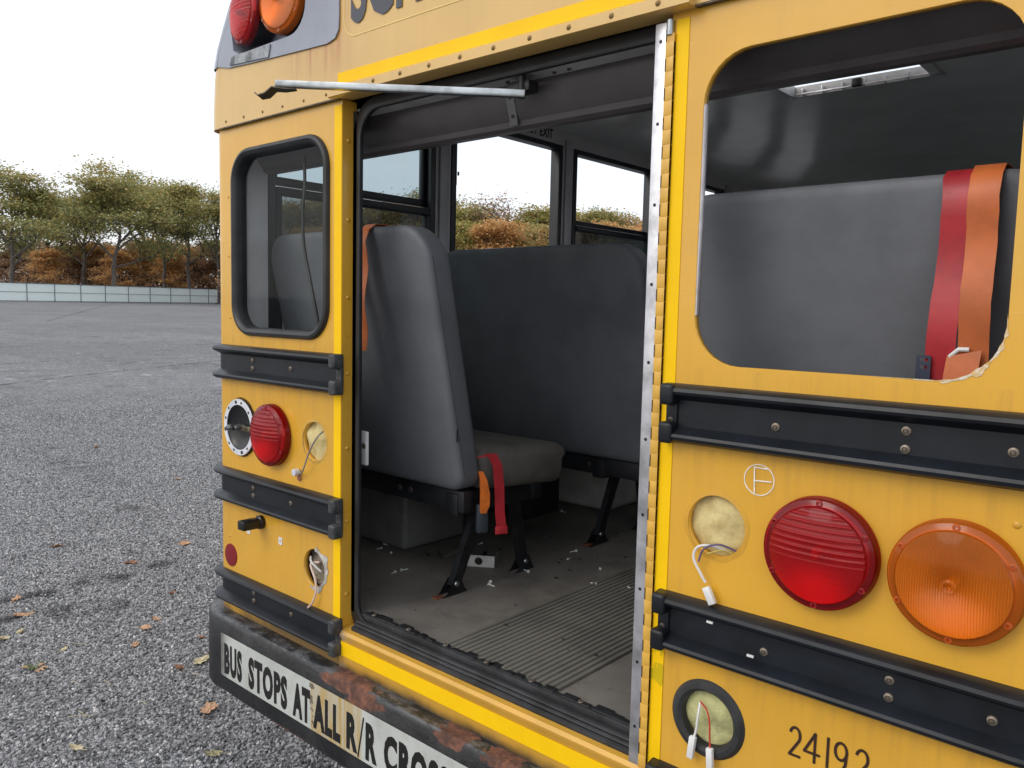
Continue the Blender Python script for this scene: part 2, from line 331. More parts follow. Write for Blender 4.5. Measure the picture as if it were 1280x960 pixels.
def text(name, s, size, m, parent, M, sx=1, bold=0.0, ext=.0006, spacing=1.0):
    cu = bpy.data.curves.new('tmp', 'FONT'); cu.body = s; cu.size = size; cu.extrude = ext; cu.offset = bold; cu.space_character = spacing; cu.resolution_u = 3
    o = bpy.data.objects.new('tmp', cu); COL.objects.link(o); bpy.context.view_layer.update()
    me = bpy.data.meshes.new_from_object(o.evaluated_get(bpy.context.evaluated_depsgraph_get())); bpy.data.objects.remove(o)
    me.transform(Matrix.Diagonal((sx, 1, 1, 1))); me.transform(M); me.materials.clear(); me.name = name
    return link(name, me, parent, m)
def textwidth(me, ax=0):
    c = [v.co[ax] for v in me.vertices]; return min(c), max(c)
def empty(name, loc, label, cat, group=None):
    o = bpy.data.objects.new(name, None); COL.objects.link(o); o.location = loc; o.empty_display_size = .1
    o['label'] = label; o['category'] = cat
    if group: o['group'] = group
    return o
def tag(o, label, cat, group=None, kind=None):
    if label: o['label'] = label
    if cat: o['category'] = cat
    if group: o['group'] = group
    if kind: o['kind'] = kind
    return o
def dup(o, parent=None, loc=None, rz=None):
    c = o.copy(); COL.objects.link(c); c.parent = parent
    if loc is not None: c.location = loc
    if rz is not None: c.rotation_euler = (0, 0, rz)
    for ch in list(o.children): dup(ch, c)
    return c
XZ = Matrix(((1, 0, 0, 0), (0, 0, -1, 0), (0, 1, 0, 0), (0, 0, 0, 1)))    # text plane: local xy -> world xz, facing -y
T = Matrix.Translation

# ------------------------------------------------------------------ ground
def gz(x, y):
    """the lot rises gently away from the bus towards the fence"""
    d = max(0.0, -(x+3)*.9+y*.35)
    return .0172*d*min(1, d/12)
def px_point(px, Z, z=None):
    """ground point seen in photo column px at camera depth Z"""
    q = CAM+(fwd+RT*((px-640)/FPX))*Z
    return (q.x, q.y, gz(q.x, q.y))
def build_ground():
    def axis(lo, hi, c, fine):
        v = [c]; d = fine
        while v[-1] < hi: v.append(v[-1]+d); d *= 1.12
        w = [c]; d = fine
        while w[-1] > lo: w.append(w[-1]-d); d *= 1.12
        return sorted(set(w[1:]+v))
    xs = axis(-1500, 1500, -2.5, .25); ys = axis(-1500, 1500, 0, .25)
    v = [(x, y, gz(x, y)+.012*noise.noise(Vector((x*.5, y*.5, 0)))) for y in ys for x in xs]
    n = len(xs); f = [(j*n+i, j*n+i+1, (j+1)*n+i+1, (j+1)*n+i) for j in range(len(ys)-1) for i in range(n-1)]
    m = bpy.data.materials.new('crushed_grey_stone'); m.use_nodes = True; nt = m.node_tree; b = nt.nodes['Principled BSDF']
    t = nt.nodes.new('ShaderNodeTexCoord')
    vo = nt.nodes.new('ShaderNodeTexVoronoi'); vo.inputs['Scale'].default_value = 75; nt.links.new(t.outputs['Object'], vo.inputs['Vector'])
    vo2 = nt.nodes.new('ShaderNodeTexVoronoi'); vo2.inputs['Scale'].default_value = 28; nt.links.new(t.outputs['Object'], vo2.inputs['Vector'])
    vo3 = nt.nodes.new('ShaderNodeTexVoronoi'); vo3.inputs['Scale'].default_value = 9; nt.links.new(t.outputs['Object'], vo3.inputs['Vector'])
    bw = nt.nodes.new('ShaderNodeRGBToBW'); nt.links.new(vo.outputs['Color'], bw.inputs[0])
    bw2 = nt.nodes.new('ShaderNodeRGBToBW'); nt.links.new(vo2.outputs['Color'], bw2.inputs[0])
    bw3 = nt.nodes.new('ShaderNodeRGBToBW'); nt.links.new(vo3.outputs['Color'], bw3.inputs[0])
    c = mixc(nt, bw.outputs[0], (.11, .11, .113), (.34, .34, .345))
    c = mixc(nt, mathn(nt, 'MULTIPLY', bw2.outputs[0], .35), c, (.32, .32, .325))
    c = mixc(nt, mathn(nt, 'MULTIPLY', bw3.outputs[0], .25), c, (.13, .13, .137))
    gap = ramp(nt, vo.outputs['Distance'], .35, .75); c = mixc(nt, mathn(nt, 'MULTIPLY', gap, .75), c, (.03, .03, .031))
    pale = ramp(nt, bw2.outputs[0], .86, .93); c = mixc(nt, mathn(nt, 'MULTIPLY', pale, .5), c, (.5, .49, .47))
    # compacted lanes and damp streaks, stretched along the drive direction
    big = noisen(nt, .12, 6, .6); c = mixc(nt, mathn(nt, 'MULTIPLY', ramp(nt, big, .35, .7), .35), c, (.31, .31, .32))
    fn = noisen(nt, 14, 4, .8); c = mixc(nt, mathn(nt, 'MULTIPLY', ramp(nt, fn, .50, .58), .5), c, (.085, .085, .09)); fn2 = noisen(nt, 22, 3, .8); c = mixc(nt, mathn(nt, 'MULTIPLY', ramp(nt, fn2, .57, .64), .5), c, (.46, .46, .47))
    st = noisen(nt, 1.7, 9, .78); c = mixc(nt, mathn(nt, 'MULTIPLY', ramp(nt, st, .535, .60), .42), c, (.075, .075, .08))
    st2 = noisen(nt, .55, 9, .8); c = mixc(nt, mathn(nt, 'MULTIPLY', ramp(nt, st2, .55, .61), .35), c, (.08, .08, .085))
    pl = noisen(nt, 3.1, 8, .8); c = mixc(nt, mathn(nt, 'MULTIPLY', ramp(nt, pl, .58, .64), .6), c, (.46, .46, .46))
    X = nt.nodes.new('ShaderNodeSeparateXYZ'); nt.links.new(t.outputs['Object'], X.inputs[0])
    wob = mathn(nt, 'MULTIPLY', mathn(nt, 'SUBTRACT', noisen(nt, 1.6, 4, .6), .5), .25)
    tr = []
    for (x0, y0, x1, y1, w, lo, hi, s) in GROOVES:
        L = sqrt((x1-x0)**2+(y1-y0)**2); ux, uy = (x1-x0)/L, (y1-y0)/L
        dd = mathn(nt, 'ADD', mathn(nt, 'MULTIPLY', mathn(nt, 'SUBTRACT', X.outputs[0], x0), -uy), mathn(nt, 'MULTIPLY', mathn(nt, 'SUBTRACT', X.outputs[1], y0), ux))
        aa = mathn(nt, 'ADD', mathn(nt, 'MULTIPLY', mathn(nt, 'SUBTRACT', X.outputs[0], x0), ux), mathn(nt, 'MULTIPLY', mathn(nt, 'SUBTRACT', X.outputs[1], y0), uy))
        d = mathn(nt, 'ABSOLUTE', mathn(nt, 'ADD', dd, mathn(nt, 'MULTIPLY', wob, w*2)))
        mk = mathn(nt, 'SUBTRACT', 1, ramp(nt, d, w*.3, w))
        mk = mathn(nt, 'MULTIPLY', mk, mathn(nt, 'MULTIPLY', ramp(nt, aa, lo, lo+.4), mathn(nt, 'SUBTRACT', 1, ramp(nt, aa, hi-.4, hi))))
        brk = ramp(nt, noisen(nt, 4.0, 4, .7), .38, .6)
        mk = mathn(nt, 'MULTIPLY', mk, mathn(nt, 'MULTIPLY', brk, s)); tr.append(mk)
    tot = tr[0]
    for q in tr[1:]: tot = mathn(nt, 'MAXIMUM', tot, q)
    c = mixc(nt, tot, c, (.022, .022, .024))
    nt.links.new(c, b.inputs['Base Color']); b.inputs['Roughness'].default_value = .9; b.inputs['Specular IOR Level'].default_value = .2
    bn = nt.nodes.new('ShaderNodeBump'); bn.inputs['Strength'].default_value = .9; bn.inputs['Distance'].default_value = .006; bn.invert = True
    nt.links.new(vo.outputs['Distance'], bn.inputs['Height'])
    bn2 = nt.nodes.new('ShaderNodeBump'); bn2.inputs['Strength'].default_value = .6; bn2.inputs['Distance'].default_value = .02; nt.links.new(noisen(nt, 18, 5, .7), bn2.inputs['Height']); nt.links.new(bn2.outputs[0], bn.inputs['Normal'])
    nt.links.new(bn.outputs[0], b.inputs['Normal'])
    g = mesh('ground', v, f, m, recalc=False, smooth=True); g['kind'] = 'structure'
    return m
def gpx(px, py, iters=12):
    """ground point under a photo pixel"""
    d = fwd+RT*((px-640)/FPX)-UP*((py-480)/FPX); t = (0-CAM.z)/d.z
    for _ in range(iters):
        q = CAM+d*t; t = (gz(q.x, q.y)-CAM.z)/d.z
    return CAM+d*t
def groove(a, b, w, s=1.0, ext=0.0):
    A, B = gpx(*a), gpx(*b); L = (B-A).length
    return (A.x, A.y, B.x, B.y, w, -.3-ext, L+.3+ext, s)
GROOVES = [groove((0, 481), (270, 451), .075, .9, 3), groove((0, 455), (55, 452), .09, .7), groove((10, 776), (80, 766), .06, .9), groove((25, 752), (165, 716), .07, .95), groove((150, 455), (190, 449), .08, .6),
           groove((60, 402), (140, 397), .2, .5), groove((100, 430), (200, 427), .1, .4)]
M_ground = build_ground()

# loose stones close to the bus: real pebbles instanced on scattered points (countless, one object)
def build_gravel():
    pts = []; rnd = random.Random(3)
    c = Vector((CAM.x, CAM.y))
    for i in range(470000):
        px = rnd.uniform(-70, 470); d = fwd+RT*((px-640)/FPX)
        ang = Vector((d.x, d.y)).normalized(); R = sqrt(rnd.uniform(2.2**2, 14.5**2))
        if R > 6.5 and rnd.random() < ((R-6.5)/8.0)**.8: continue
        p = c+ang*R
        if p.x > .3: continue
        pts.append((p.x, p.y, gz(p.x, p.y)+.012*noise.noise(Vector((p.x*.5, p.y*.5, 0)))+rnd.uniform(-.003, .004)))
    me = bpy.data.meshes.new('gravel'); me.from_pydata(pts, [], [])
    dmp = []
    for (x, y, z) in pts:
        q = 0.0
        for (x0, y0, x1, y1, w, lo, hi, s_) in GROOVES:
            L = sqrt((x1-x0)**2+(y1-y0)**2); ux, uy = (x1-x0)/L, (y1-y0)/L
            aa = (x-x0)*ux+(y-y0)*uy; dd = -(x-x0)*uy+(y-y0)*ux+.10*noise.noise(Vector((x*3, y*3, 2)))
            if lo < aa < hi and abs(dd) < w*1.6: q = max(q, s_*(1-abs(dd)/(w*1.6))**.5)
        n_ = noise.noise(Vector((x*.9, y*.9, 7)))+.5*noise.noise(Vector((x*2.7, y*2.7, 7))); q = max(q, .45*max(0, min(1, (n_-.38)*4)))
        q *= max(.15, min(1, .55+1.6*noise.noise(Vector((x*7, y*7, 4)))))
        dmp.append(q*(1 if rnd.random() < .85 else .3))
    at_ = me.attributes.new('damp', 'FLOAT', 'POINT'); at_.data.foreach_set('value', dmp)
    o = bpy.data.objects.new('gravel', me); COL.objects.link(o)
    m = bpy.data.materials.new('loose_grey_stone'); m.use_nodes = True; nt = m.node_tree; b = nt.nodes['Principled BSDF']
    at = nt.nodes.new('ShaderNodeAttribute'); at.attribute_type = 'INSTANCER'; at.attribute_name = 'tone'
    c1 = mixc(nt, at.outputs['Fac'], (.055, .056, .058), (.44, .44, .45))
    c1 = mixc(nt, ramp(nt, at.outputs['Fac'], .965, .98), c1, (.62, .60, .57))
    a2 = nt.nodes.new('ShaderNodeAttribute'); a2.attribute_type = 'INSTANCER'; a2.attribute_name = 'damp'; c1 = mixc(nt, a2.outputs['Fac'], c1, (.02, .02, .022))
    nt.links.new(c1, b.inputs['Base Color']); b.inputs['Roughness'].default_value = .7
    g = bpy.data.node_groups.new('gravel_scatter', 'GeometryNodeTree')
    g.interface.new_socket('Geometry', in_out='INPUT', socket_type='NodeSocketGeometry'); g.interface.new_socket('Geometry', in_out='OUTPUT', socket_type='NodeSocketGeometry')
    N = g.nodes; L = g.links
    gi = N.new('NodeGroupInput'); go = N.new('NodeGroupOutput')
    mp_ = N.new('GeometryNodeMeshToPoints'); L.new(gi.outputs[0], mp_.inputs[0])
    st = N.new('GeometryNodeStoreNamedAttribute'); st.data_type = 'FLOAT'; st.domain = 'POINT'; st.inputs['Name'].default_value = 'tone'
    rv = N.new('FunctionNodeRandomValue'); rv.data_type = 'FLOAT'; L.new(mp_.outputs[0], st.inputs[0]); L.new(rv.outputs[1], st.inputs['Value'])
    ico = N.new('GeometryNodeMeshIcoSphere'); ico.inputs[0].default_value = .0069; ico.inputs[1].default_value = 2
    sp = N.new('GeometryNodeSetPosition'); L.new(ico.outputs[0], sp.inputs[0])
    ntx = N.new('ShaderNodeTexNoise'); ntx.inputs['Scale'].default_value = 140; vm = N.new('ShaderNodeVectorMath'); vm.operation = 'SUBTRACT'; vm.inputs[1].default_value = (.5, .5, .5)
    L.new(ntx.outputs['Color'], vm.inputs[0]); vs = N.new('ShaderNodeVectorMath'); vs.operation = 'SCALE'; vs.inputs['Scale'].default_value = .011; L.new(vm.outputs[0], vs.inputs[0]); L.new(vs.outputs[0], sp.inputs['Offset'])
    sm = N.new('GeometryNodeSetMaterial'); sm.inputs['Material'].default_value = m; L.new(sp.outputs[0], sm.inputs[0])
    ins = N.new('GeometryNodeInstanceOnPoints'); L.new(st.outputs[0], ins.inputs['Points']); L.new(sm.outputs[0], ins.inputs['Instance'])
    r1 = N.new('FunctionNodeRandomValue'); r1.data_type = 'FLOAT_VECTOR'; r1.inputs[0].default_value = (0, 0, 0); r1.inputs[1].default_value = (6.28, 6.28, 6.28); L.new(r1.outputs[0], ins.inputs['Rotation'])
    r2 = N.new('FunctionNodeRandomValue'); r2.data_type = 'FLOAT_VECTOR'; r2.inputs[0].default_value = (.55, .45, .35); r2.inputs[1].default_value = (1.5, 1.2, 1.0); r2.inputs['Seed'].default_value = 5; L.new(r2.outputs[0], ins.inputs['Scale'])
    L.new(ins.outputs[0], go.inputs[0])
    md = o.modifiers.new('scatter', 'NODES'); md.node_group = g
    o['kind'] = 'stuff'; o['label'] = 'loose crushed grey stone covering the lot'; return o
build_gravel()

# ------------------------------------------------------------------ bus
bus = empty('school_bus', (0, 0, 0), 'yellow school bus seen from behind, rear door missing and grey seats inside', 'bus')
def part(b, name, m, parent=None, **k): return b.build(name, m, parent or bus, **k)

# rear wall sheet, one panel each side of the doorway
SW = rrect(-1.022, -.548, 1.522, 2.050, .085)
BW = rrect(.553, 1.040, 1.512, 2.052, .085)
plate('left_rear_panel', [(-1.10, .60), (-.485, .60), (-.485, 2.16), (-1.10, 2.16)],
      [SW, circ(-.607, 1.226, .055), circ(-.606, .864, .055), circ(-.994, 1.223, .072)], 0, .016, M_yellow, bus)
plate('right_rear_panel', [(.485, .60), (1.10, .60), (1.10, 2.16), (.485, 2.16)],
      [BW, circ(.614, 1.226, .055), circ(.615, .867, .052)], 0, .016, M_yellow, bus)
for s in (-1, 1):       # rounded rear corners, sweeping into the side skin
    v = []; n = 10
    for zz in (.60, 2.15):
        for i in range(n+1):
            a = pi/2*i/n; v.append((s*(1.10+.05*sin(a)), .05-.05*cos(a), zz))
    f = [(i, i+1, n+2+i, n+1+i) for i in range(n)]
    mesh('corner_post', v, f, M_yellow, bus, smooth=True)
# side skins with window openings
WY = [(.16, .90), (.985, 1.70), (1.785, 2.50), (2.585, 3.30), (3.385, 4.10), (4.185, 4.90)]
def side_plate(name, x0, x1, z0, z1, m, zt=2.372, zb=1.48):
    for s in (-1, 1):
        holes = [rrect(a, b2, zb, zt, .03, 4) for a, b2 in WY]
        out = rrect(.05, 6.0, z0, z1, .001, 1)
        if z0 < 1:
            k = []
            out = [(.05, z0), (1.42, z0)]+[(1.92-.50*cos(a), z0+.42*sin(a)) for a in [pi*i/14 for i in range(1, 14)]]+[(2.42, z0), (6.0, z0), (6.0, z1), (.05, z1)]
        me = plate_mesh(out, holes, x0, x1); me.name = name
        for vv in me.vertices: a, w, c = vv.co; vv.co = (s*w, a, c)
        bb = bmesh.new(); bb.from_mesh(me); bmesh.ops.recalc_face_normals(bb, faces=bb.faces); bb.to_mesh(me); bb.free()
        link(name, me, bus, m)
side_plate('side_skin', 1.135, 1.15, .60, 2.40, M_yellow)
side_plate('side_lining', 1.10, 1.112, .765, 2.438, M_inner, 2.365, 1.49)
# rear cap / roof shell
PROF = [(1.162, 2.136), (1.160, 2.20), (1.152, 2.29), (1.143, 2.33), (1.122, 2.385), (1.085, 2.445), (1.045, 2.505), (1.00, 2.552), (.93, 2.588), (.80, 2.598), (.58, 2.602), (.3, 2.605), (0, 2.606)]
def profring(off, y, prof):
    """profile inset by off, mirrored"""
    h = []
    for i, (x, z) in enumerate(prof):
        a = prof[max(i-1, 0)]; b2 = prof[min(i+1, len(prof)-1)]
        t = Vector((b2[0]-a[0], b2[1]-a[1])).normalized(); nrm = Vector((t.y, -t.x))
        if i == 0: nrm = Vector((1, 0))
        if i == len(prof)-1: nrm = Vector((0, 1))
        h.append((x-nrm.x*off, y, z-nrm.y*off))
    return [(-x, yy, z) for x, yy, z in h]+[(x, yy, z) for x, yy, z in h[::-1][1:]]
def loft(rings, closed=False):
    v = [p for r in rings for p in r]; n = len(rings[0])
    f = [(j*n+i, j*n+i+1, (j+1)*n+i+1, (j+1)*n+i) for j in range(len(rings)-1) for i in range(n-1)]
    return v, f
RC = .055; CY = -.013
rings = [profring(RC*(1-sin(a)), CY+RC*(1-cos(a)), PROF) for a in [pi/2*i/8 for i in range(9)]]+[profring(0, y, PROF) for y in (.13,)]
v, f = loft(rings); n0 = len(rings[0])
hole = None
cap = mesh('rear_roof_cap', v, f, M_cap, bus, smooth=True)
o0 = [(p[0], p[2]) for p in rings[0]]
# flat rear face of the cap: outer strips left/right and the centre sheet over the doorway
POD = [(-.96, 2.332), (-.70, 2.332)]+[(-.70+.075*sin(a), 2.407-.075*cos(a)) for a in [pi/2*i/6 for i in range(1, 7)]]+[(-.625, 2.49), (-.64, 2.518), (-.68, 2.53), (-.87, 2.528), (-.92, 2.515), (-.955, 2.485), (-.985, 2.44), (-1.0, 2.39), (-.992, 2.348)]
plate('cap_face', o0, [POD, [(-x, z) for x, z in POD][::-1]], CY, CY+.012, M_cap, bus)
hb = BM()
# roof skin built around the hatch opening
HX0, HX1, HY0, HY1 = -.225, .365, 1.50, 2.23
half = PROF[::-1]
RP = [(1.158, 2.41)]+[q for q in PROF if q[1] > 2.39]
xs_ = sorted(set([-x for x, z in RP]+[x for x, z in RP]+[HX0, HX1]))
def roofz(x):
    x = abs(x)
    for (xa, za), (xb, zb_) in zip(RP, RP[1:]):
        if xb <= x <= xa: return za+(zb_-za)*(xa-x)/(xa-xb)
    return RP[0][1]
ysr = [.128, HY0, HY1, 6.0]
vg = [[hb.b.verts.new((x, y, roofz(x))) for x in xs_] for y in ysr]
for j in range(3):
    for i in range(len(xs_)-1):
        if j == 1 and xs_[i] >= HX0-1e-6 and xs_[i+1] <= HX1+1e-6: continue
        hb.b.faces.new((vg[j][i], vg[j][i+1], vg[j+1][i+1], vg[j+1][i]))
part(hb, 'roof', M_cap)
# ceiling, also with the hatch opening
CP = [(1.098, 2.434), (1.075, 2.452), (1.03, 2.482), (.95, 2.525), (.7, 2.556), (.32, 2.566), (0, 2.568)]
def ceilz(x):
    x = abs(x)
    for (xa, za), (xb, zb_) in zip(CP, CP[1:]):
        if xb <= x <= xa: return za+(zb_-za)*(xa-x)/(xa-xb)
    return CP[0][1]
cx_ = sorted(set([-x for x, z in CP]+[x for x, z in CP]+[HX0]))
cb = BM(); ysc = [.12, HY0, HY1, 5.95]
vg = [[cb.b.verts.new((x, y, ceilz(x))) for x in cx_] for y in ysc]
for j in range(3):
    for i in range(len(cx_)-1):
        if j == 1 and cx_[i] >= HX0-1e-6 and cx_[i+1] <= HX1+1e-6: continue
        cb.b.faces.new((vg[j][i], vg[j][i+1], vg[j+1][i+1], vg[j+1][i]))
part(cb, 'ceiling', M_ceiling)
hf = BM(); hf.box(HX0, HX1, HY1-.004, HY1+.012, 2.560, 2.606, .003); hf.box(HX0, HX1, HY0-.012, HY0, 2.562, 2.606, .003)
hf.box(HX0-.012, HX0, HY0-.012, HY1+.012, 2.558, 2.606, .003); hf.box(HX1, HX1+.012, HY0-.012, HY1+.012, 2.558, 2.606, .003)
hatch = part(hf, 'roof_hatch_frame', M_strip)
rb = BM()
for i in range(7):
    x = HX0+.04+i*(HX1-HX0-.08)/6; rb.box(x-.004, x+.004, HY1-.03, HY1-.004, 2.562, 2.590, .002)
rb.box(HX0+.01, HX1-.01, HY1-.034, HY1-.028, 2.560, 2.568, .002)
part(rb, 'hatch_rib', M_alu, hatch)
lb = BM(); lb.box(.03, .07, HY1-.05, HY1-.03, 2.555, 2.59, .005); part(lb, 'hatch_latch', M_black, hatch)
# hatch lid, tilted open above the roof
lid = BM(); lid.box(HX0-.03, HX1+.03, 0, .66, 0, .04, .015, M=T((0, HY0-.02, 2.62)) @ Matrix.Rotation(radians(38), 4, 'X')); part(lid, 'roof_hatch_lid', M_white)

# grey mouldings round the upper lamps, with the recess
def inset_profile_points(zmin):
    r = profring(RC*.98, CY-.003, PROF); return [(p[0], p[2]) for p in r if p[0] < 0 and p[2] >= zmin]
for s in (-1, 1):
    pl = [p for p in inset_profile_points(2.27) if p[0] < -.49]
    zr = [p for p in pl]
    z_at = 2.288
    # outline: along the bottom, up the right side, back along the roof curve
    x_right = -.478
    top = [(x, z) for x, z in pl if x <= -.50]
    outl = [(-1.088, 2.318), (-1.02, 2.304), (-.90, 2.296), (-.70, 2.286), (-.53, 2.278), (-.495, 2.285), (-.48, 2.305), (x_right, 2.34), (x_right-.002, 2.535)]+[(x, z) for x, z in top[::-1] if z > 2.345]
    outl = outl if s < 0 else [(-x, z) for x, z in outl[::-1]]
    pod = POD if s < 0 else [(-x, z) for x, z in POD][::-1]
    pan = plate('lamp_surround', outl, [pod], CY-.005, CY-.001, M_grey, bus)
    # wrap over the rounded edge
    pr = [q for q in PROF if q[1] > 2.31]
    rr = []
    for a in [pi/2*i/8 for i in range(9)]:
        rr.append([p for p in profring(RC*(1-sin(a))-.004, CY-.004+RC*(1-cos(a)), [(1.1455, 2.316)]+pr) if p[0]*s > .45])
    rr.append([p for p in profring(-.004, .42, [(1.1455, 2.316)]+pr) if p[0]*s > .45])
    v, f = loft(rr); mesh('surround_wrap', v, f, M_grey, pan, smooth=True)
    # recess walls + back
    b = BM(); n = len(pod); D = .055
    a_ = [b.b.verts.new((x, CY-.005, z)) for x, z in pod]; cxm = sum(x for x, z in pod)/n; czm = sum(z for x, z in pod)/n
    c_ = [b.b.verts.new((cxm+(x-cxm)*.93, CY+D, czm+(z-czm)*.93)) for x, z in pod]
    for i in range(n): b.b.faces.new((a_[i], a_[(i+1) % n], c_[(i+1) % n], c_[i]))
    b.b.faces.new(c_); part(b, 'lamp_recess', M_grey, pan)
    # worn metal plate at the lower edge
    pp = [(-1.008, 2.308), (-.80, 2.294), (-.79, 2.327), (-.985, 2.331), (-.998, 2.328)]
    plate('trim_plate', pp if s < 0 else [(-x, z) for x, z in pp][::-1], [], CY-.009, CY-.005, M_alu_dirty, pan)

def screw(parent, x, y, z, r=.006, m=None, h=.003, name='screw'):
    b = BM(); b.lathe([(0, h), (r*.35, h), (r*.36, h*.4), (r*.5, h*.4), (r*.55, h*.95), (r*.9, h*.7), (r, 0)], 14); return b.build(name, m or M_bolt, parent, loc=(x, y, z))
RIV = {}
def rivet(parent, x, y, z, r=.0055, m=None, axis='y', h=.0028, name='rivet'):
    key = (r, (m or M_yellow).name, axis, h)
    if key not in RIV:
        b = BM(); b.lathe([(0, h), (r*.5, h*.9), (r*.85, h*.5), (r, 0), (r*1.15, -.0005)], 12, M=Matrix.Rotation(radians(90), 4, 'Z') if axis == 'x' else None)
        o = b.build(name, m or M_yellow, parent, loc=(x, y, z)); RIV[key] = o.data; return o
    return link(name, RIV[key], parent, loc=(x, y, z))

# lamps --------------------------------------------------------------------
M_reddeep = mat('deep_red_boss', (.30, .004, .008), .2, var=.1, coat=.5); M_ambdeep = mat('deep_amber_boss', (.50, .085, .004), .2, var=.1, coat=.5)
def lens_prof(R, dome, kind):
    pr = [(0, dome)]; n = 44
    for i in range(1, n+1):
        t = i/n; r = R*.855*t
        h = dome*(1-.50*t**2.4)
        if kind == 'amber' and .06 < t < .13: h += .0022
        pr.append((r, h))
    pr += [(R*.862, dome*.42), (R*.875, dome*.37), (R*.965, dome*.35), (R*.985, dome*.30), (R, dome*.22), (R, -.006), (R*1.012, -.008), (R*1.012, -.0105)]
    return pr
def lamp(name, x, z, y0, R, kind, parent, dome=.034, housing=.012, tilt=0):
    root = BM().lathe([(R*.97, -.001), (R*.975, housing*.5), (R*.97, housing), (0, housing)], 48)
    hs = root.build(name, M_black if kind != 'amber' else M_black, parent, loc=(x, y0, z))
    if tilt: hs.rotation_euler = (0, 0, tilt)
    bw = BM().lathe([(0, housing+.002), (R*.25, housing+.003), (R*.5, housing+.007), (R*.70, housing+.010*min(1, dome/.036)), (R*.86, housing+.0125*min(1, dome/.036)), (R*.90, housing+.0)], 40); bw.build('reflector', M_bowl, hs)
    bu = BM().lathe([(0, housing+.022), (.007, housing+.020), (.010, housing+.013), (.007, housing+.003)], 16); bu.build('bulb', M_white, hs)
    b = BM().lathe([(r, h+housing) for r, h in lens_prof(R, dome, kind)], 72)
    if kind == 'red':        # moulded horizontal ribs across the lens
        for v in b.b.verts:
            q = sqrt(v.co.x**2+v.co.z**2)
            if q < R*.86:
                fade = min(1, (R*.86-q)/(R*.1))
                if v.co.z > R*.1: v.co.y -= .0008*fade*(.5+.5*sin(v.co.z/R*22))
    ln = b.build('lens', M_redlens if kind == 'red' else M_amblens, hs, ang=180)
    for k in range(6):
        a = radians(90+60*k); hb_ = housing+dome*.35; sb = BM().lathe([(0, hb_-.001), (.0024, hb_-.001), (.0026, hb_+.0018), (.0052, hb_+.0014), (.0062, hb_-.001)], 14)
        sb.build('screw_boss', M_reddeep if kind == 'red' else M_ambdeep, hs, loc=(R*.915*cos(a), 0, R*.915*sin(a)))
    return hs
M_redring = mat('red_lens_grid', (.30, .006, .012), .2, var=.1, vs=40, coat=.5)
lamp('brake_light', -.812, 1.221, 0, .091, 'red', bus, dome=.036, housing=.014)
lamp('brake_light', .803, 1.221, 0, .091, 'red', bus)['label'] = 'large red brake light right of the doorway'
lamp('turn_signal', 1.000, 1.221, 0, .091, 'amber', bus)
lamp('warning_lamp', -.918, 2.440, .035, .088, 'red', bus, dome=.03, housing=.055, tilt=radians(-8))
lamp('warning_lamp', -.738, 2.432, .035, .088, 'amber', bus, dome=.03, housing=.055, tilt=radians(4))
lamp('warning_lamp', .918, 2.440, .035, .088, 'red', bus, dome=.03, housing=.055, tilt=radians(8))
lamp('warning_lamp', .738, 2.432, .035, .088, 'amber', bus, dome=.03, housing=.055, tilt=radians(-4))
# empty lamp mount (missing amber lens)
mb = BM().lathe([(.070, -.03), (.070, .002), (.0705, .008), (.088, .008), (.089, 0), (.093, 0)], 56)
mt = part(mb, 'empty_lamp_mount', M_rubber)
b = BM().lathe([(.0702, .0085), (.0702, .0105), (.0868, .0105), (.088, .0085)], 56); b.build('mounting_ring', M_whitemetal, mt)
b = BM().lathe([(0, -.010), (.03, -.009), (.055, -.004), (.068, .004), (.07, .006)], 40); b.build('socket_bowl', M_black, mt)
mt.location = (-.994, 0, 1.223)
for k in range(12):
    a = radians(15+30*k+random.uniform(-6, 6)); b = BM(); q = .003 if k % 3 else .0045
    b.box(-q, q, -.0115, -.0104, -q*1.2, q*1.2, 0, M=Matrix.Rotation(-a, 4, 'Y')); b.build('slot', M_ink, mt, loc=(.0785*cos(a), 0, .0785*sin(a)))
b = BM(); b.box(-.005, .075, -.012, -.006, -.009, .009, .003); b.build('bulb_bracket', mat('tarnished_brass', (.22, .18, .12), .45, metal=.7, var=.3, vs=30), mt)
b = BM().lathe([(0, .045), (.006, .044), (.010, .036), (.0105, .026), (.008, .014), (.008, 0)], 20); b.build('bulb', M_steel, mt, loc=(-.012, 0, 0))
b = BM().lathe([(0, .03), (.006, .028), (.008, .02), (.007, 0)], 16); b.build('bulb', M_steel, mt, loc=(.012, 0, .002))

# holes stuffed with insulation
def insulation(x, z, R, parent, seed, m=M_insul, y=.018):
    b = BM(); rnd = Vector((seed*3.1, seed, 0)); n = 36; rr = 12; rows = []
    for j in range(rr+1):
        r = R*1.25*j/rr
        if j == 0: rows.append([b.b.verts.new((0, 0, 0))]); continue
        rows.append([b.b.verts.new((r*cos(2*pi*i/n), 0, r*sin(2*pi*i/n))) for i in range(n)])
    for v in b.b.verts:
        q = v.co.length/R; nn = noise.fractal(Vector((v.co.x*20, 0, v.co.z*20))+rnd, 1.1, 2.1, 3)
        v.co.y = -.013*(1-q*q*.7)-.007*nn
    for i in range(n): b.b.faces.new((rows[0][0], rows[1][i], rows[1][(i+1) % n]))
    for j in range(1, rr):
        for i in range(n): b.b.faces.new((rows[j][i], rows[j][(i+1) % n], rows[j+1][(i+1) % n], rows[j+1][i]))
    return b.build('insulation', m, parent, ang=180, loc=(x, y, z))
insulation(-.607, 1.226, .056, bus, 1)
insulation(.614, 1.226, .056, bus, 2)
insulation(.615, .867, .052, bus, 4, mat('greenish_fibre_insulation', (.56, .55, .26), .9, var=.12, vs=24, col2=(.40, .40, .18), bump=.8, bs=60, bd=.005))
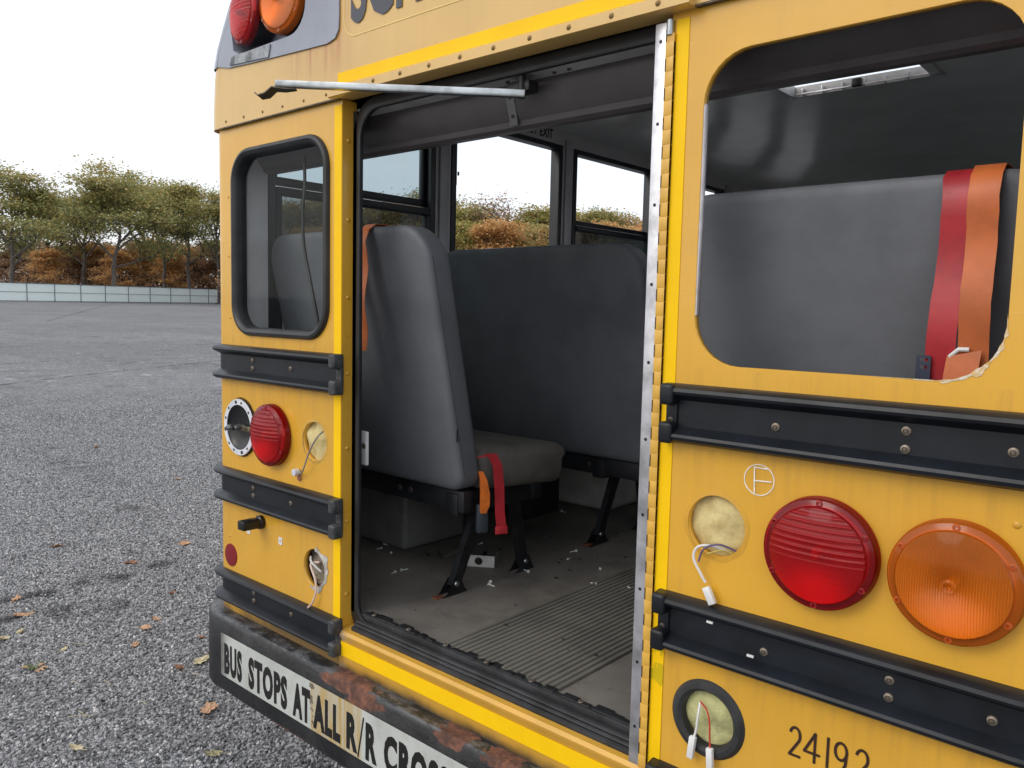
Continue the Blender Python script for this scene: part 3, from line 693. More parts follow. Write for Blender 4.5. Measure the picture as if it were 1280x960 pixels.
insulation(-.606, .864, .056, bus, 5, mat('grey_backing_fibre', (.30, .26, .20), .9, var=.3, vs=40, col2=(.10, .08, .06), bump=1, bs=90, bd=.006), y=.030)
# hole rims / sealant
def wobblering(x, z, r0, r1, m, name, h=.0015, wob=.1, seed=0, arc=(0, 2*pi)):
    b = BM(); n = 56; A = []; B = []
    for i in range(n+1):
        a = arc[0]+(arc[1]-arc[0])*i/n; k = 1+wob*noise.noise(Vector((cos(a)*2+seed, sin(a)*2, seed)))
        A.append(b.b.verts.new((r0*cos(a), -h, r0*sin(a)))); B.append(b.b.verts.new((r1*k*cos(a), -h*.3, r1*k*sin(a))))
    for i in range(n): b.b.faces.new((A[i], A[i+1], B[i+1], B[i]))
    return b.build(name, m, bus, loc=(x, 0, z))
wobblering(-.606, .864, .052, .064, M_glue, 'sealant_ring', .004, .35, 3, (-1.9, 1.5))
wobblering(-.607, 1.226, .0555, .0615, mat('scraped_yellow_rim', (.60, .36, .07), .6, var=.15, vs=50), 'scraped_rim', .0012, .05, 1)
wobblering(.614, 1.226, .0555, .0635, M_yplain, 'scraped_rim', .0012, .05, 2)
b = BM().lathe([(.050, -.012), (.052, .003), (.058, .009), (.066, .008), (.073, 0)], 56); part(b, 'rubber_grommet', M_rubber_dusty).location = (.615, 0, .867)

# wires and connectors
def wire(pts, r, m, name='wire', parent=None):
    P = [Vector(p) for p in pts]; out = []
    for i in range(len(P)-1):
        p0 = P[max(i-1, 0)]; p1 = P[i]; p2 = P[i+1]; p3 = P[min(i+2, len(P)-1)]
        for k in range(6):
            t = k/6; out.append(.5*((2*p1)+(p2-p0)*t+(2*p0-5*p1+4*p2-p3)*t*t+(3*p1-p0-3*p2+p3)*t**3))
    out.append(P[-1]); b = BM().tube(out, r, 6); return b.build(name, m, parent or bus)
M_gwire = mat('grey_wire', (.22, .21, .22), .5, var=.1); M_wwire = mat('white_wire', (.72, .70, .68), .45, var=.05); M_rwire = mat('red_wire', (.5, .05, .02), .5, var=.05); M_ywire = mat('yellow_wire', (.5, .4, .08), .5, var=.05); M_purple = mat('purple_wire', (.12, .08, .2), .5)
w = wire([(-.570, .01, 1.262), (-.575, -.012, 1.245), (-.600, -.02, 1.205), (-.625, -.02, 1.160), (-.645, -.016, 1.135), (-.668, -.012, 1.128)], .0022, M_gwire)
b = BM().lathe([(0, .02), (.010, .018), (.011, .006), (.008, 0)], 16); c = b.build('connector', M_whitemetal, w, loc=(-.678, -.004, 1.130))
b = BM().lathe([(0, .006), (.008, .005), (.009, .0)], 16); b.build('rusted_socket', mat('pinkish_plastic', (.42, .18, .1), .5, var=.2, vs=60), w, loc=(-.679, 0, 1.112))
w = wire([(.640, .012, 1.180), (.612, -.004, 1.190), (.588, -.014, 1.186), (.582, -.018, 1.166), (.597, -.018, 1.140), (.607, -.016, 1.125)], .0026, M_wwire)
wire([(.655, .01, 1.185), (.625, -.006, 1.196), (.600, -.014, 1.185), (.591, -.016, 1.160)], .0018, M_purple, 'inner_wire', w)
wire([(.650, .01, 1.178), (.63, -.004, 1.186), (.605, -.012, 1.176)], .0016, M_ywire, 'inner_wire', w)
b = BM(); b.box(-.007, .007, -.006, .004, -.020, .012, .002, M=Matrix.Rotation(radians(-28), 4, 'Y')); b.build('connector', M_white, w, loc=(.614, -.016, 1.107))
w = wire([(-.600, .012, .880), (-.625, .0, .872), (-.590, -.01, .838), (-.580, -.014, .81), (-.592, -.016, .775), (-.615, -.016, .752)], .0032, mat('pale_pink_wire', (.70, .52, .45), .5, var=.1))
wire([(-.640, .01, .888), (-.615, -.004, .880), (-.585, .006, .858)], .003, M_wwire, 'inner_wire', w)
w = wire([(.600, -.002, .895), (.602, -.012, .875), (.600, -.014, .845), (.5955, -.014, .828)], .0024, M_wwire)
b = BM(); b.box(-.006, .006, -.005, .005, -.024, .018, .0015, M=Matrix.Rotation(radians(6), 4, 'Y')); b.build('connector', M_white, w, loc=(.594, -.016, .815))
w = wire([(.600, -.002, .896), (.618, -.01, .888), (.626, -.014, .868), (.628, -.014, .838), (.630, -.014, .82)], .0018, M_rwire)
b = BM(); b.box(-.006, .006, -.005, .005, -.024, .018, .0015, M=Matrix.Rotation(radians(-4), 4, 'Y')); b.build('connector', M_white, w, loc=(.631, -.016, .806))

# round reflector, knob, small tags
b = BM().lathe([(0, .003), (.030, .003), (.036, .0022), (.0365, 0)], 40); part(b, 'reflector', M_reflector).location = (-1.062, 0, .802)
kb = BM(); kb.lathe([(0, .0), (.021, 0), (.021, .012), (.016, .016), (0, .016)], 24); kn = part(kb, 'licence_lamp', M_black); kn.location = (-.880, 0, .945)
b = BM(); b.box(-.018, .018, -.072, -.014, -.014, .014, .004, M=Matrix.Rotation(radians(0), 4, 'Z')); b.build('lamp_hood', M_black, kn)
for (x, z) in ((-.778, .907), (-.955, .904)):
    plate('clip', rrect(x-.009, x+.009, z-.011, z+.011, .002, 2), [circ(x, z, .004, 10)], -.002, 0, M_white, bus)
for (x, z) in ((-1.068, .864), (-1.06, 1.93), (-1.06, 1.75), (-1.055, 1.56)): rivet(bus, x, 0, z, .004, M_yplain)
rivet(bus, 1.07, 0, 1.318, .006, M_yplain)
plate('handwritten_mark', circ(.69, 1.322, .0275, 30), [circ(.69, 1.322, .0257, 30)], -.0012, 0, M_chalk, bus)
def stroke(pts, r, name, m, parent=None, y=-.001):
    b = BM()
    P = [Vector((x, z)) for x, z in pts]
    for a, c in zip(P, P[1:]):
        d = (c-a).normalized(); n = Vector((-d.y, d.x))*r; a2 = a-d*r*.6; c2 = c+d*r*.6
        yy = y-random.uniform(0, .0002)
        b.poly([(a2.x-n.x, yy, a2.y-n.y), (c2.x-n.x, yy, c2.y-n.y), (c2.x+n.x, yy, c2.y+n.y), (a2.x+n.x, yy, a2.y+n.y)])
    return b.build(name, m, parent or bus, smooth=False)
stroke([(.683, 1.296), (.681, 1.343)], .0012, 'letter_stroke', M_chalk, y=-.0016)
stroke([(.681, 1.343), (.704, 1.343)], .0012, 'letter_stroke', M_chalk, y=-.0018)
stroke([(.681, 1.320), (.712, 1.322)], .0012, 'letter_stroke', M_chalk, y=-.0020)
def digit(ch, x, z, w, h):
    arc = lambda cx, cz, rx, rz, a0, a1, n=10: [(cx+rx*cos(radians(a0+(a1-a0)*i/n)), cz+rz*sin(radians(a0+(a1-a0)*i/n))) for i in range(n+1)]
    if ch == '2': p = [arc(.5, .72, .45, .28, 160, -35)+[(.05, .02), (1, .02)]]
    elif ch == '4': p = [[(.72, 0), (.72, 1), (.0, .30), (1.05, .30)]]
    elif ch == '1': p = [[(.5, 0), (.5, 1)]]
    elif ch == '9': p = [arc(.5, .70, .42, .29, 0, 360, 16)+[(.92, .7), (.86, .3), (.60, .0)]]
    for q in p: stroke([(x+a*w, z+b2*h) for a, b2 in q], .0023, 'digit', M_brown)
for i, ch in enumerate('24192'): digit(ch, (.767, .793, .8265, .8415, .8755)[i], (.862, .863, .864, .864, .864)[i], (.019, .024, .01, .022, .020)[i], .050)

# tape
def strip(name, x0, x1, z0, z1, y=-.0015, m=M_tape): return plate(name, [(x0, z0), (x1, z0), (x1, z1), (x0, z1)], [], y, y+.0012, m, bus)
strip('reflective_tape', -.5175, -.4865, .722, 2.123); strip('reflective_tape', .4945, .520, .722, 2.123)
strip('reflective_tape', -.484, .56, 2.166, 2.196, CY-.0035)
strip('reflective_tape', -.474, .49, .654, .694, -.0075)

# lettering on the cap
tx = text('lettering', 'SCHOOL BUS', .24, M_greyink, bus, Matrix.Identity(4), sx=.80, bold=.006, ext=.0004, spacing=1.02)
x0, x1 = textwidth(tx.data); tx.data.transform(Matrix.Diagonal(((.87/(x1-x0)), 1, 1, 1))); x0, x1 = textwidth(tx.data)
tx.data.transform(T((-.432-x0, CY-.0025, 2.312)) @ XZ)
R1 = rrect(-.462, .462, 2.276, 2.56, .045); R2 = rrect(-.4595, .4595, 2.2785, 2.5575, .043)
plate('decal_outline', R1, [R2], CY-.0012, CY, M_outline, bus)
# drip rail over the door
b = BM(); Y0 = -.032
prof = [(CY+.002, 2.166), (CY-.006, 2.166), (Y0, 2.158), (Y0-.001, 2.136), (Y0+.004, 2.134), (.03, 2.138), (.03, 2.150), (CY+.002, 2.150)]
A = [b.b.verts.new((-.505 if (y < -.02) else -.500, y, z)) for y, z in prof]; B = [b.b.verts.new((.535, y, z)) for y, z in prof]
for i in range(len(prof)): b.b.faces.new((A[i], A[(i+1) % len(prof)], B[(i+1) % len(prof)], B[i]))
b.b.faces.new(A[::-1]); b.b.faces.new(B)
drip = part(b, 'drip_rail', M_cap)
M_drivet = mat('weathered_yellow_rivet', (.34, .20, .05), .5, var=.3, vs=60)
for k in range(10): rivet(drip, -.42+.0992*k, Y0-.001, 2.1475, .0052, M_drivet)
for k in range(6): rivet(bus, -1.047+.1018*k, CY, 2.152, .0045, M_drivet)
for k in range(6): rivet(bus, .55+.1018*k, CY, 2.152, .0045, M_drivet)
# seam lip below the cap
b = BM(); b.box(-1.09, -.485, CY, .0, 2.134, 2.137); b.box(.535, 1.09, CY, .0, 2.134, 2.137); part(b, 'cap_lip', M_screwdark, smooth=False)
# door reveals
b = BM(); b.box(-.4865, -.4845, .0, .045, .715, 2.135); rv = part(b, 'door_jamb', M_yellow)
for z in (2.033, 1.829, 1.626, 1.423, 1.221, 1.019, .816): rivet(rv, -.4845, .0185, z, .0062, M_yplain, 'x', .004)
b = BM(); b.box(.486, .4885, .016, .045, .715, 2.135); part(b, 'door_jamb', M_yellow)
# sill under the door
b = BM(); sp = [(-.005, .612), (-.006, .700), (-.010, .706), (-.011, .716), (-.006, .724), (.020, .727), (.045, .727), (.045, .612)]
A = [b.b.verts.new((-.484, y, z)) for y, z in sp]; B = [b.b.verts.new((.52, y, z)) for y, z in sp]
for i in range(len(sp)): b.b.faces.new((A[i], A[(i+1) % len(sp)], B[(i+1) % len(sp)], B[i]))
b.b.faces.new(A[::-1]); b.b.faces.new(B)
part(b, 'door_sill', mat('yellow_sill_paint', (.66, .36, .045), .32, var=.06, vs=5, coat=.2, extra=lambda nt, c, r, b: (mixc(nt, mathn(nt, 'MULTIPLY', ramp(nt, noisen(nt, 14, 6, .7), .5, .75), mathn(nt, 'SUBTRACT', 1, ramp(nt, xyz(nt)[0], -.46, -.36))), mixc(nt, mathn(nt, 'SUBTRACT', 1, ramp(nt, mathn(nt, 'ADD', xyz(nt)[2], mathn(nt, 'MULTIPLY', noisen(nt, 12, 4, .6), .03)), .630, .665)), c, (.05, .04, .03)), (.42, .36, .30)), r)))
# black door seal
plate('door_seal', rrect(-.484, .486, .722, 2.134, (.02, .02, .09, .05)), [rrect(-.462, .470, .745, 2.112, (.02, .02, .078, .045))], .034, .048, M_rubber, bus, bev=.005, smooth=True)
b = BM()
for i, (y, z) in enumerate(((.014, .731), (.022, .738), (.030, .7445))): b.tube([(-.45, y, z), (.0-.02*i, y, z), (.0, y, z+.001), (.482, y, z)], .0052, 8)
b.box(-.45, .482, .008, .040, .724, .735, .002); b.box(-.45, .482, .042, .062, .745, .764, .002); part(b, 'sill_rubber', M_rubber_dusty)
b = BM()
for k in range(22):
    x = -.44+.042*k+random.uniform(-.01, .01); b.box(x, x+random.uniform(.02, .05), .048, .062+random.uniform(0, .014), .755, .7665, .002)
part(b, 'torn_floor_edge', M_rubber)
for k in range(7): screw(bus, -.41+.14*k, .056, .766, .007, M_bolt, name='sill_screw').rotation_euler = (radians(-90), 0, 0)

# hinge of the removed door
hl = BM(); hl.box(.4535, .4765, -.006, -.0035, .722, 2.122, .0008); hinge = part(hl, 'door_hinge', M_alu)
hl = BM(); z = .724; k = 0
while z < 2.10:
    if z < 2.085:
        hl.box(.4768+(.0028 if k % 2 else 0), .4935, -.0080, -.002, z, z+.0253, .0004); 
    z += .0257; k += 1
hl.build('hinge_knuckles', mat('yellow_hinge_paint', (.70, .40, .06), .42, var=.08, vs=20, coat=.1), hinge)
b = BM()
for k in range(27): b.box(.4767, .4782, -.0083, -.004, .7505+k*.0514, .7505+k*.0514+.022)
b.build('hinge_gap', M_ink, hinge, smooth=False)
b = BM(); b.tube([(.4835, -.005, 2.098), (.4835, -.005, 2.124)], .0068, 14); b.build('hinge_pin', M_steel, hinge)
b = BM(); b.box(.4766, .4935, -.0074, -.002, .722, 2.10); b.build('hinge_barrel', M_yplain, hinge)
for z in (2.09, 1.945, 1.80, 1.655, 1.51, 1.365, 1.22, 1.075, .93, .80): 
    b = BM().lathe([(0, .0004), (.0032, .0004), (.0033, 0)], 12); b.build('screw_hole', M_ink, hinge, loc=(.465, -.006, z))

# rub rails ------------------------------------------------------------------
def rail_prof(z0, z1):
    h = z1-z0; r = .019
    P = [(.0, z0)]
    lo = [(-.010, z0), (-.021, z0+.002), (-.029, z0+.007), (-.0312, z0+.013), (-.029, z0+.018), (-.021, z0+.022), (-.006, z0+.030)]
    P += lo+[(y, z0+z1-z) for y, z in lo[::-1]]+[(0, z1)]
    return P
def rub_rail(z0, z1, side):
    pr = rail_prof(z0, z1); b = BM()
    if side < 0:
        path = [(-.478, 0, 0)]+[(-1.09-.06*sin(a), .06-.06*cos(a), a) for a in [pi/2*i/8 for i in range(9)]]+[(-1.15, .11, pi/2)]
    else:
        path = [(.507, 0, 0)]+[(1.09+.06*sin(a), .06-.06*cos(a), -a) for a in [pi/2*i/8 for i in range(9)]]+[(1.15, .9, -pi/2)]
    rings = []
    for (x, y, a) in path:
        nx, ny = (-sin(a), -cos(a))
        rings.append([b.b.verts.new((x-nx*q if False else x+nx*(-q), y+ny*(-q), z)) for q, z in pr])
    for A, B in zip(rings, rings[1:]):
        for i in range(len(pr)-1): b.b.faces.new((A[i], A[i+1], B[i+1], B[i]))
    b.b.faces.new(rings[0]); b.b.faces.new(rings[-1])
    ra = part(b, 'rub_rail', M_rail, ang=28)
    xe = -.486 if side < 0 else .520; zm = (z0+z1)/2
    e = BM()
    for zc in (z0+.019, z1-.019): e.box(-.014, .014, -.0350, 0, zc-zm-.0195, zc-zm+.0195, .007, 4)
    e.box(-.010, .012, -.011, 0, -.035, .035, .003)
    ec = e.build('end_cap', M_capworn if side < 0 else M_rail, ra, loc=(xe, 0, zm))
    for dz in (-.013, .016): screw(ec, .0, -.011, dz, .0055, M_screwdark)
    M_ = [(-.917, .012), (-.917, -.012), (-.714, 0)] if side < 0 else [(.717, -.005), (.920, .012), (.920, -.016), (1.06, -.002)]
    for (x, dz) in M_: screw(ra, x, -.006, zm+dz, .0075, M_bolt, .004, 'bolt')
    return ra
for (z0, z1) in ((1.368, 1.476), (.979, 1.086), (.652, .752)): rub_rail(z0, z1, -1); rub_rail(z0, z1, 1)

for (x, z) in ((.622, 1.058), (.81, 1.079), (.70, 1.020)):
    b = BM(); b.box(x-.006, x+.006, -.0245, -.0205, z-.002, z+.002, .0005); part(b, 'paint_chip', M_white)
# bumper ---------------------------------------------------------------------
def bumper_extra(nt, c, r, b):
    X = xyz(nt); n = noisen(nt, 6, 6, .7)
    c = mixc(nt, mathn(nt, 'MULTIPLY', ramp(nt, n, .48, .72), .35), c, (.07, .068, .065))
    rust = blob(nt, [(-.40, -.055, .606, .10, .020), (-.335, -.055, .590, .055, .034), (-.29, -.055, .600, .055, .020), (.0, -.055, .612, .055, .020), (.15, -.055, .62, .05, .02), (-.66, -.055, .380, .13, .008)], .028, 48)
    rc = mixc(nt, ramp(nt, noisen(nt, 34, 7, .7), .36, .70), (.065, .03, .021), (.21, .085, .05))
    c = mixc(nt, rust, c, rc); r = mathn(nt, 'ADD', r, mathn(nt, 'MULTIPLY', rust, .4), clamp=True)
    # scraped top edge
    e = mathn(nt, 'MULTIPLY', ramp(nt, X[2], .612, .619), ramp(nt, noisen(nt, 22, 5, .75, stretch=(.5, 1, 1)), .43, .57))
    e = mathn(nt, 'MULTIPLY', e, mathn(nt, 'SUBTRACT', 1, rust)); c = mixc(nt, mathn(nt, 'MULTIPLY', e, .5), c, (.17, .17, .175))
    return c, r
M_bumper = mat('chipped_black_bumper_paint', (.013, .014, .016), .42, var=.3, vs=10, extra=bumper_extra, bump=.45, bs=28, bd=.006)
b = BM(); bpz = [(.05, .612), (.02, .618), (-.030, .622), (-.046, .619), (-.055, .608), (-.056, .50), (-.056, .395), (-.050, .382), (-.03, .378), (.05, .378)]
RB = .10; path = []
path = [(-1.168, .35, pi/2)]+[(-1.068-RB*sin(a), .045-RB*cos(a)+.055, a) for a in [pi/2*i/12 for i in range(12, -1, -1)]]
path += [(x/10, 0, 0) for x in range(-10, 11)]
path += [(-x, y, -a) for x, y, a in path[:14][::-1]]
rings = []
for (x, y, a) in path:
    nx, ny = -sin(a), -cos(a)
    w = lambda z: .0018*noise.noise(Vector((x*7, z*20, 0)))
    rings.append([b.b.verts.new((x-nx*q, y-ny*q+w(z), z+.0025*noise.noise(Vector((x*9, q*30, 3))))) for q, z in [(q, z) for q, z in bpz]])
for A, B in zip(rings, rings[1:]):
    for i in range(len(bpz)-1): b.b.faces.new((A[i], A[i+1], B[i+1], B[i]))
bumper = part(b, 'bumper', M_bumper, ang=40)
def strip_extra(nt, c, r, b):
    X = xyz(nt); st = noisen(nt, 1, 5, .65, stretch=(60, 1, 4))
    inx = mathn(nt, 'MULTIPLY', ramp(nt, X[0], -.545, -.535), mathn(nt, 'SUBTRACT', 1, ramp(nt, X[0], -.322, -.312)))
    c = mixc(nt, mathn(nt, 'MULTIPLY', inx, mathn(nt, 'ADD', .35, mathn(nt, 'MULTIPLY', ramp(nt, st, .35, .7), .6)), clamp=True), c, (.46, .29, .05))
    c = mixc(nt, mathn(nt, 'MULTIPLY', ramp(nt, noisen(nt, 18, 6, .75), .5, .7), .35), c, (.36, .34, .25))
    chip = blob(nt, [(-.537, -.056, .520, .012, .012), (-.530, -.056, .47, .008, .018), (-.54, -.056, .562, .014, .008)], .012, 60)
    c = mixc(nt, mathn(nt, 'MULTIPLY', chip, .85), c, (.10, .085, .06))
    ed = mathn(nt, 'SUBTRACT', 1, ramp(nt, mathn(nt, 'ADD', X[0], mathn(nt, 'MULTIPLY', noisen(nt, 30, 4, .7), .05)), -1.00, -.95)); c = mixc(nt, mathn(nt, 'MULTIPLY', ed, .8), c, (.06, .06, .06))
    return c, r
M_signstrip = mat('dirty_white_reflective_strip', (.50, .52, .49), .45, var=.06, vs=9, extra=strip_extra)
sg = plate('lettered_strip', rrect(-1.025, .27, .437, .573, .004, 2), [], -.0588, -.0572, M_signstrip, bumper)
for wd_, xa, xb in (('BUS', -1.004, -.900), ('STOPS', -.862, -.655), ('AT', -.627, -.543), ('ALL', -.528, -.405), ('R', -.379, -.333), ('R', -.299, -.254), ('CROSSINGS', -.226, .185)):
    tx = text('lettering', wd_, .14, M_ink, sg, Matrix.Identity(4), sx=.5, bold=.0075, ext=.0004, spacing=1.16)
    x0, x1 = textwidth(tx.data); z0, z1 = textwidth(tx.data, 1)
    tx.data.transform(Matrix.Diagonal(((xb-xa)/(x1-x0), .100/(z1-z0), 1, 1))); x0, x1 = textwidth(tx.data); z0, z1 = textwidth(tx.data, 1)
    tx.data.transform(T((xa-x0, -.0592, .447-z0)) @ XZ)
stroke([(-.330, .442), (-.308, .553)], .0028, 'slash', M_ink, sg, y=-.0592)
strip_b = BM(); strip_b.box(-1.10, 1.10, .0, .05, .597, .615); part(strip_b, 'body_lower_lip', M_screwdark, smooth=False)

# windows in the rear wall ----------------------------------------------------
def gasket(name, x0, x1, z0, z1, r, w, y0, y1, m, parent):
    b = BM(); n = 10; cs = [(0, y1), (0, y0+.008), (w*.15, y0+.002), (w*.45, y0), (w*.8, y0+.004), (w, y0+.012), (w, y1)]
    rings = []
    for d, y in cs:
        o = rrect(x0+d, x1-d, z0+d, z1-d, max(r-d, .01), n); rings.append([b.b.verts.new((x, y, z)) for x, z in o])
    for A, B in zip(rings, rings[1:]):
        for i in range(len(A)): b.b.faces.new((A[i], A[(i+1) % len(A)], B[(i+1) % len(A)], B[i]))
    return b.build(name, m, parent)
rw = gasket('rear_window', -1.032, -.538, 1.508, 2.064, .095, .025, -.013, .03, M_rubber, bus); rw['label'] = 'small left rear window with thick rubber gasket'
mesh('pane', [(x, .014, z) for x, z in rrect(-1.015, -.555, 1.525, 2.047, .075)], [tuple(range(len(rrect(0, 1, 0, 1, .1))))], M_glass_clear, rw)
wire([(-.760, .07, 2.03), (-.752, .066, 1.95), (-.755, .062, 1.88), (-.748, .06, 1.78), (-.718, .06, 1.68), (-.685, .06, 1.58), (-.668, .06, 1.515)], .0052, M_rubber, 'hanging_cable')
# pale adhesive line left round the large empty window
plate('adhesive_line', [(.5515, 1.60), (.5555, 1.60), (.5555, 1.97), (.5515, 1.96)], [], .002, .015, M_adh, bus)
b = BM(); pts = []
for i in range(30):
    a = -pi/2+pi/2*1.35*i/29-.35; ca, sa = cos(a), sin(a)
    pts.append((1.040-.085+.0845*ca if a > -pi/2 else 1.040-.085+(a+pi/2)*.35, 1.512+.085+.0845*sa if a > -pi/2 else 1.5125))
A = []; B = []
for i, (x, z) in enumerate(pts):
    k = random.uniform(.1, .7)*sin(pi*i/29); cxx, czz = (.955, 1.597) if x > .955 else (x, 1.597)
    d = Vector((x-cxx, z-czz)).normalized()
    A.append(b.b.verts.new((x-d.x*.004*k, -.001, z-d.y*.004*k))); B.append(b.b.verts.new((x+d.x*.012*k, -.0008, z+d.y*.012*k)))
for i in range(29): b.b.faces.new((A[i], A[i+1], B[i+1], B[i]))
part(b, 'peeled_paint_edge', mat('flaked_paint', (.75, .68, .55), .7, var=.2, vs=60, col2=(.66, .38, .07), bump=.8, bs=200, bd=.003))

# inside: rear wall lining, headers, floor, walls -----------------------------
plate('rear_lining', [(-1.10, .765), (-.47, .765), (-.47, 2.11), (-1.10, 2.11)], [rrect(-1.04, -.53, 1.50, 2.075, .09)], .034, .046, M_wframe, bus)
plate('rear_lining', [(.49, .765), (1.10, .765), (1.10, 2.11), (.49, 2.11)], [rrect(.535, 1.06, 1.495, 2.075, .09)], .034, .046, M_wframe, bus)
b = BM(); b.box(-1.10, 1.10, .047, .125, 2.112, 2.118); part(b, 'header_strip', M_strip, smooth=False)
b = BM(); hp = [(.100, 2.150), (.100, 2.106), (.104, 2.085), (.112, 2.066), (.124, 2.050), (.135, 2.040), (.139, 2.028), (.150, 2.022), (.185, 2.026), (.20, 2.04), (.2, 2.60), (.14, 2.60)]
A = [b.b.verts.new((-1.10, y, z)) for y, z in hp]; B = [b.b.verts.new((1.10, y, z)) for y, z in hp]
for i in range(len(hp)-1): b.b.faces.new((A[i], A[i+1], B[i+1], B[i]))
hd = part(b, 'rear_header', M_header, ang=25)
b = BM(); b.ribbon([(.008, .100, 2.104), (.003, .106, 2.078), (-.004, .125, 2.046), (-.008, .133, 2.030)], .024, .003, (1, 0, 0)); sp_ = b.build('strap_plate', mat('dull_zinc', (.22, .22, .22), .45, metal=.5), hd)
for (x, y, z) in ((.004, .104, 2.085), (-.003, .122, 2.048)): screw(sp_, x, y-.001, z, .004, M_screwdark)
# floor, aisle strip
b = BM(); b.box(-1.10, 1.10, .046, 5.95, .70, .76); part(b, 'floor', M_floor, smooth=False)
b = BM(); nr = 21; x0 = -.148; wR = .368; yy0, yy1 = .064, 5.6
xs = []
for i in range(nr):
    xa = x0+wR*i/nr; p = wR/nr; xs += [(xa, .7625), (xa+p*.35, .7625), (xa+p*.45, .7662), (xa+p*.9, .7662)]
xs.append((x0+wR, .7625)); V0 = [b.b.verts.new((x, yy0, z)) for x, z in [(x0, .7601)]+xs+[(x0+wR, .7601)]]; V1 = [b.b.verts.new((x, yy1, z)) for x, z in [(x0, .7601)]+xs+[(x0+wR, .7601)]]
for i in range(len(V0)-1): b.b.faces.new((V0[i], V0[i+1], V1[i+1], V1[i]))
b.b.faces.new(V0); part(b, 'ribbed_aisle_mat', M_mat, smooth=False)
# wheel housings and boxes
for s in (-1, 1):
    b = BM(); b.box(min(s*1.099, s*.625), max(s*1.099, s*.625), 1.47, 2.50, .761, 1.06, .03, 3); part(b, 'wheel_housing', M_housing)
b = BM(); b.box(-1.098, -.80, .50, .80, .761, .99, .02, 3); part(b, 'heater_box', M_housing2)
b = BM(); b.box(-.79, -.56, .86, 1.06, .85, 1.00, .012, 2); part(b, 'under_seat_box', M_black)
b = BM(); b.box(-.512, -.470, .072, .082, 1.168, 1.262, .003); jp = part(b, 'jamb_plate', M_white); 
b = BM().lathe([(0, .0015), (.007, .0015), (.008, 0)], 16); b.build('plate_screw', M_bolt, jp, loc=(-.480, .072, 1.222))
# front wall with windscreen
plate('front_bulkhead', rrect(-1.10, 1.10, .765, 2.56, .03), [rrect(-.95, .95, 1.45, 2.20, .06)], 5.95, 6.0, M_inner, bus)
plate('windscreen', rrect(-.96, .96, 1.44, 2.21, .06), [], 6.001, 6.006, M_glass_dark, bus)
b = BM(); b.box(-1.13, 1.13, .12, 5.98, .62, .70); part(b, 'underbody', M_black, smooth=False)
for s in (-1, 1):
    for (y, dx) in ((1.92, .17), (5.2, .12)):
        b = BM(); b.lathe([(0, -.02), (.19, -.02), (.20, 0), (.21, .0), (.36, -.01), (.385, -.04), (.385, -.20), (.36, -.24), (0, -.24)], 32, M=Matrix.Rotation(radians(90*s), 4, 'Z') ); w_ = part(b, 'wheel', M_tyre); w_.location = (s*1.09, y, .385+.01)
        b = BM(); b.lathe([(0, -.005), (.08, -.004), (.10, -.03), (.185, -.025), (.195, -.008)], 28, M=Matrix.Rotation(radians(90*s), 4, 'Z')); b.build('rim', M_grey, w_)
# side windows
def side_window(s, ya, yb, kind):
    b = BM(); t = .028; xo, xi = 1.146, 1.094; lo, hi = min(s*xo, s*xi), max(s*xo, s*xi); zb, zt = 1.482, 2.370
    for (a, c, e, f_) in ((ya, ya+t, zb, zt), (yb-t, yb, zb, zt), (ya+t, yb-t, zb, zb+t), (ya+t, yb-t, zt-t*.8, zt)): b.box(lo, hi, a, c, e, f_, .003)
    fr = part(b, 'side_window', M_wframe)
    xm = s*1.118
    def bar(z0, z1, dx=0, name='sash_rail'):
        q = BM(); q.box(xm-.012+dx, xm+.012+dx, ya+t, yb-t, z0, z1, .003); q.build(name, M_wframe, fr)
    def sashside(z0, z1, dx):
        q = BM(); q.box(xm-.010+dx, xm+.010+dx, ya+t, ya+t+.022, z0, z1, .002); q.box(xm-.010+dx, xm+.010+dx, yb-t-.022, yb-t, z0, z1, .002); q.build('sash_stile', M_wframe, fr)
    def pane(z0, z1, m, dx=0):
        mesh('pane', [(xm+dx, ya+t, z0), (xm+dx, yb-t, z0), (xm+dx, yb-t, z1), (xm+dx, ya+t, z1)], [(0, 1, 2, 3)], m, fr)
    if kind == 'closed':
        bar(1.962, 1.990, .016*s*-1); bar(1.998, 2.026, .012*s); pane(2.02, 2.345, M_glass_dusty, .012*s); pane(1.51, 1.965, M_glass_dark, -.016*s)
        sashside(2.026, 2.345, .012*s); sashside(1.51, 1.962, -.016*s)
    elif kind == 'lowered':
        bar(1.990, 2.015, -.016*s); bar(2.022, 2.043, .012*s); pane(1.51, 1.992, M_glass_dark, -.016*s); pane(1.51, 2.02, M_glass_dusty, .012*s)
    elif kind == 'open':
        q = BM(); q.box(xm-.02, xm+.02, ya+.010, ya+.034, 2.10, 2.33, .003); q.tube([(xm-s*.02, ya+.04, 2.31), (xm-s*.02, ya+.04, 2.325)], .004, 8); q.tube([(xm-s*.02, ya+.04, 2.14), (xm-s*.02, ya+.04, 2.155)], .004, 8); q.build('window_hinge', M_wframe, fr)
    return fr
kinds_l = ['closed', 'open', 'lowered', 'lowered', 'lowered', 'lowered']
for i, (a, b2) in enumerate(WY):
    side_window(-1, a, b2, kinds_l[i]); side_window(1, a, b2, 'lowered')  # unseen right and forward windows set lowered to let more light inside
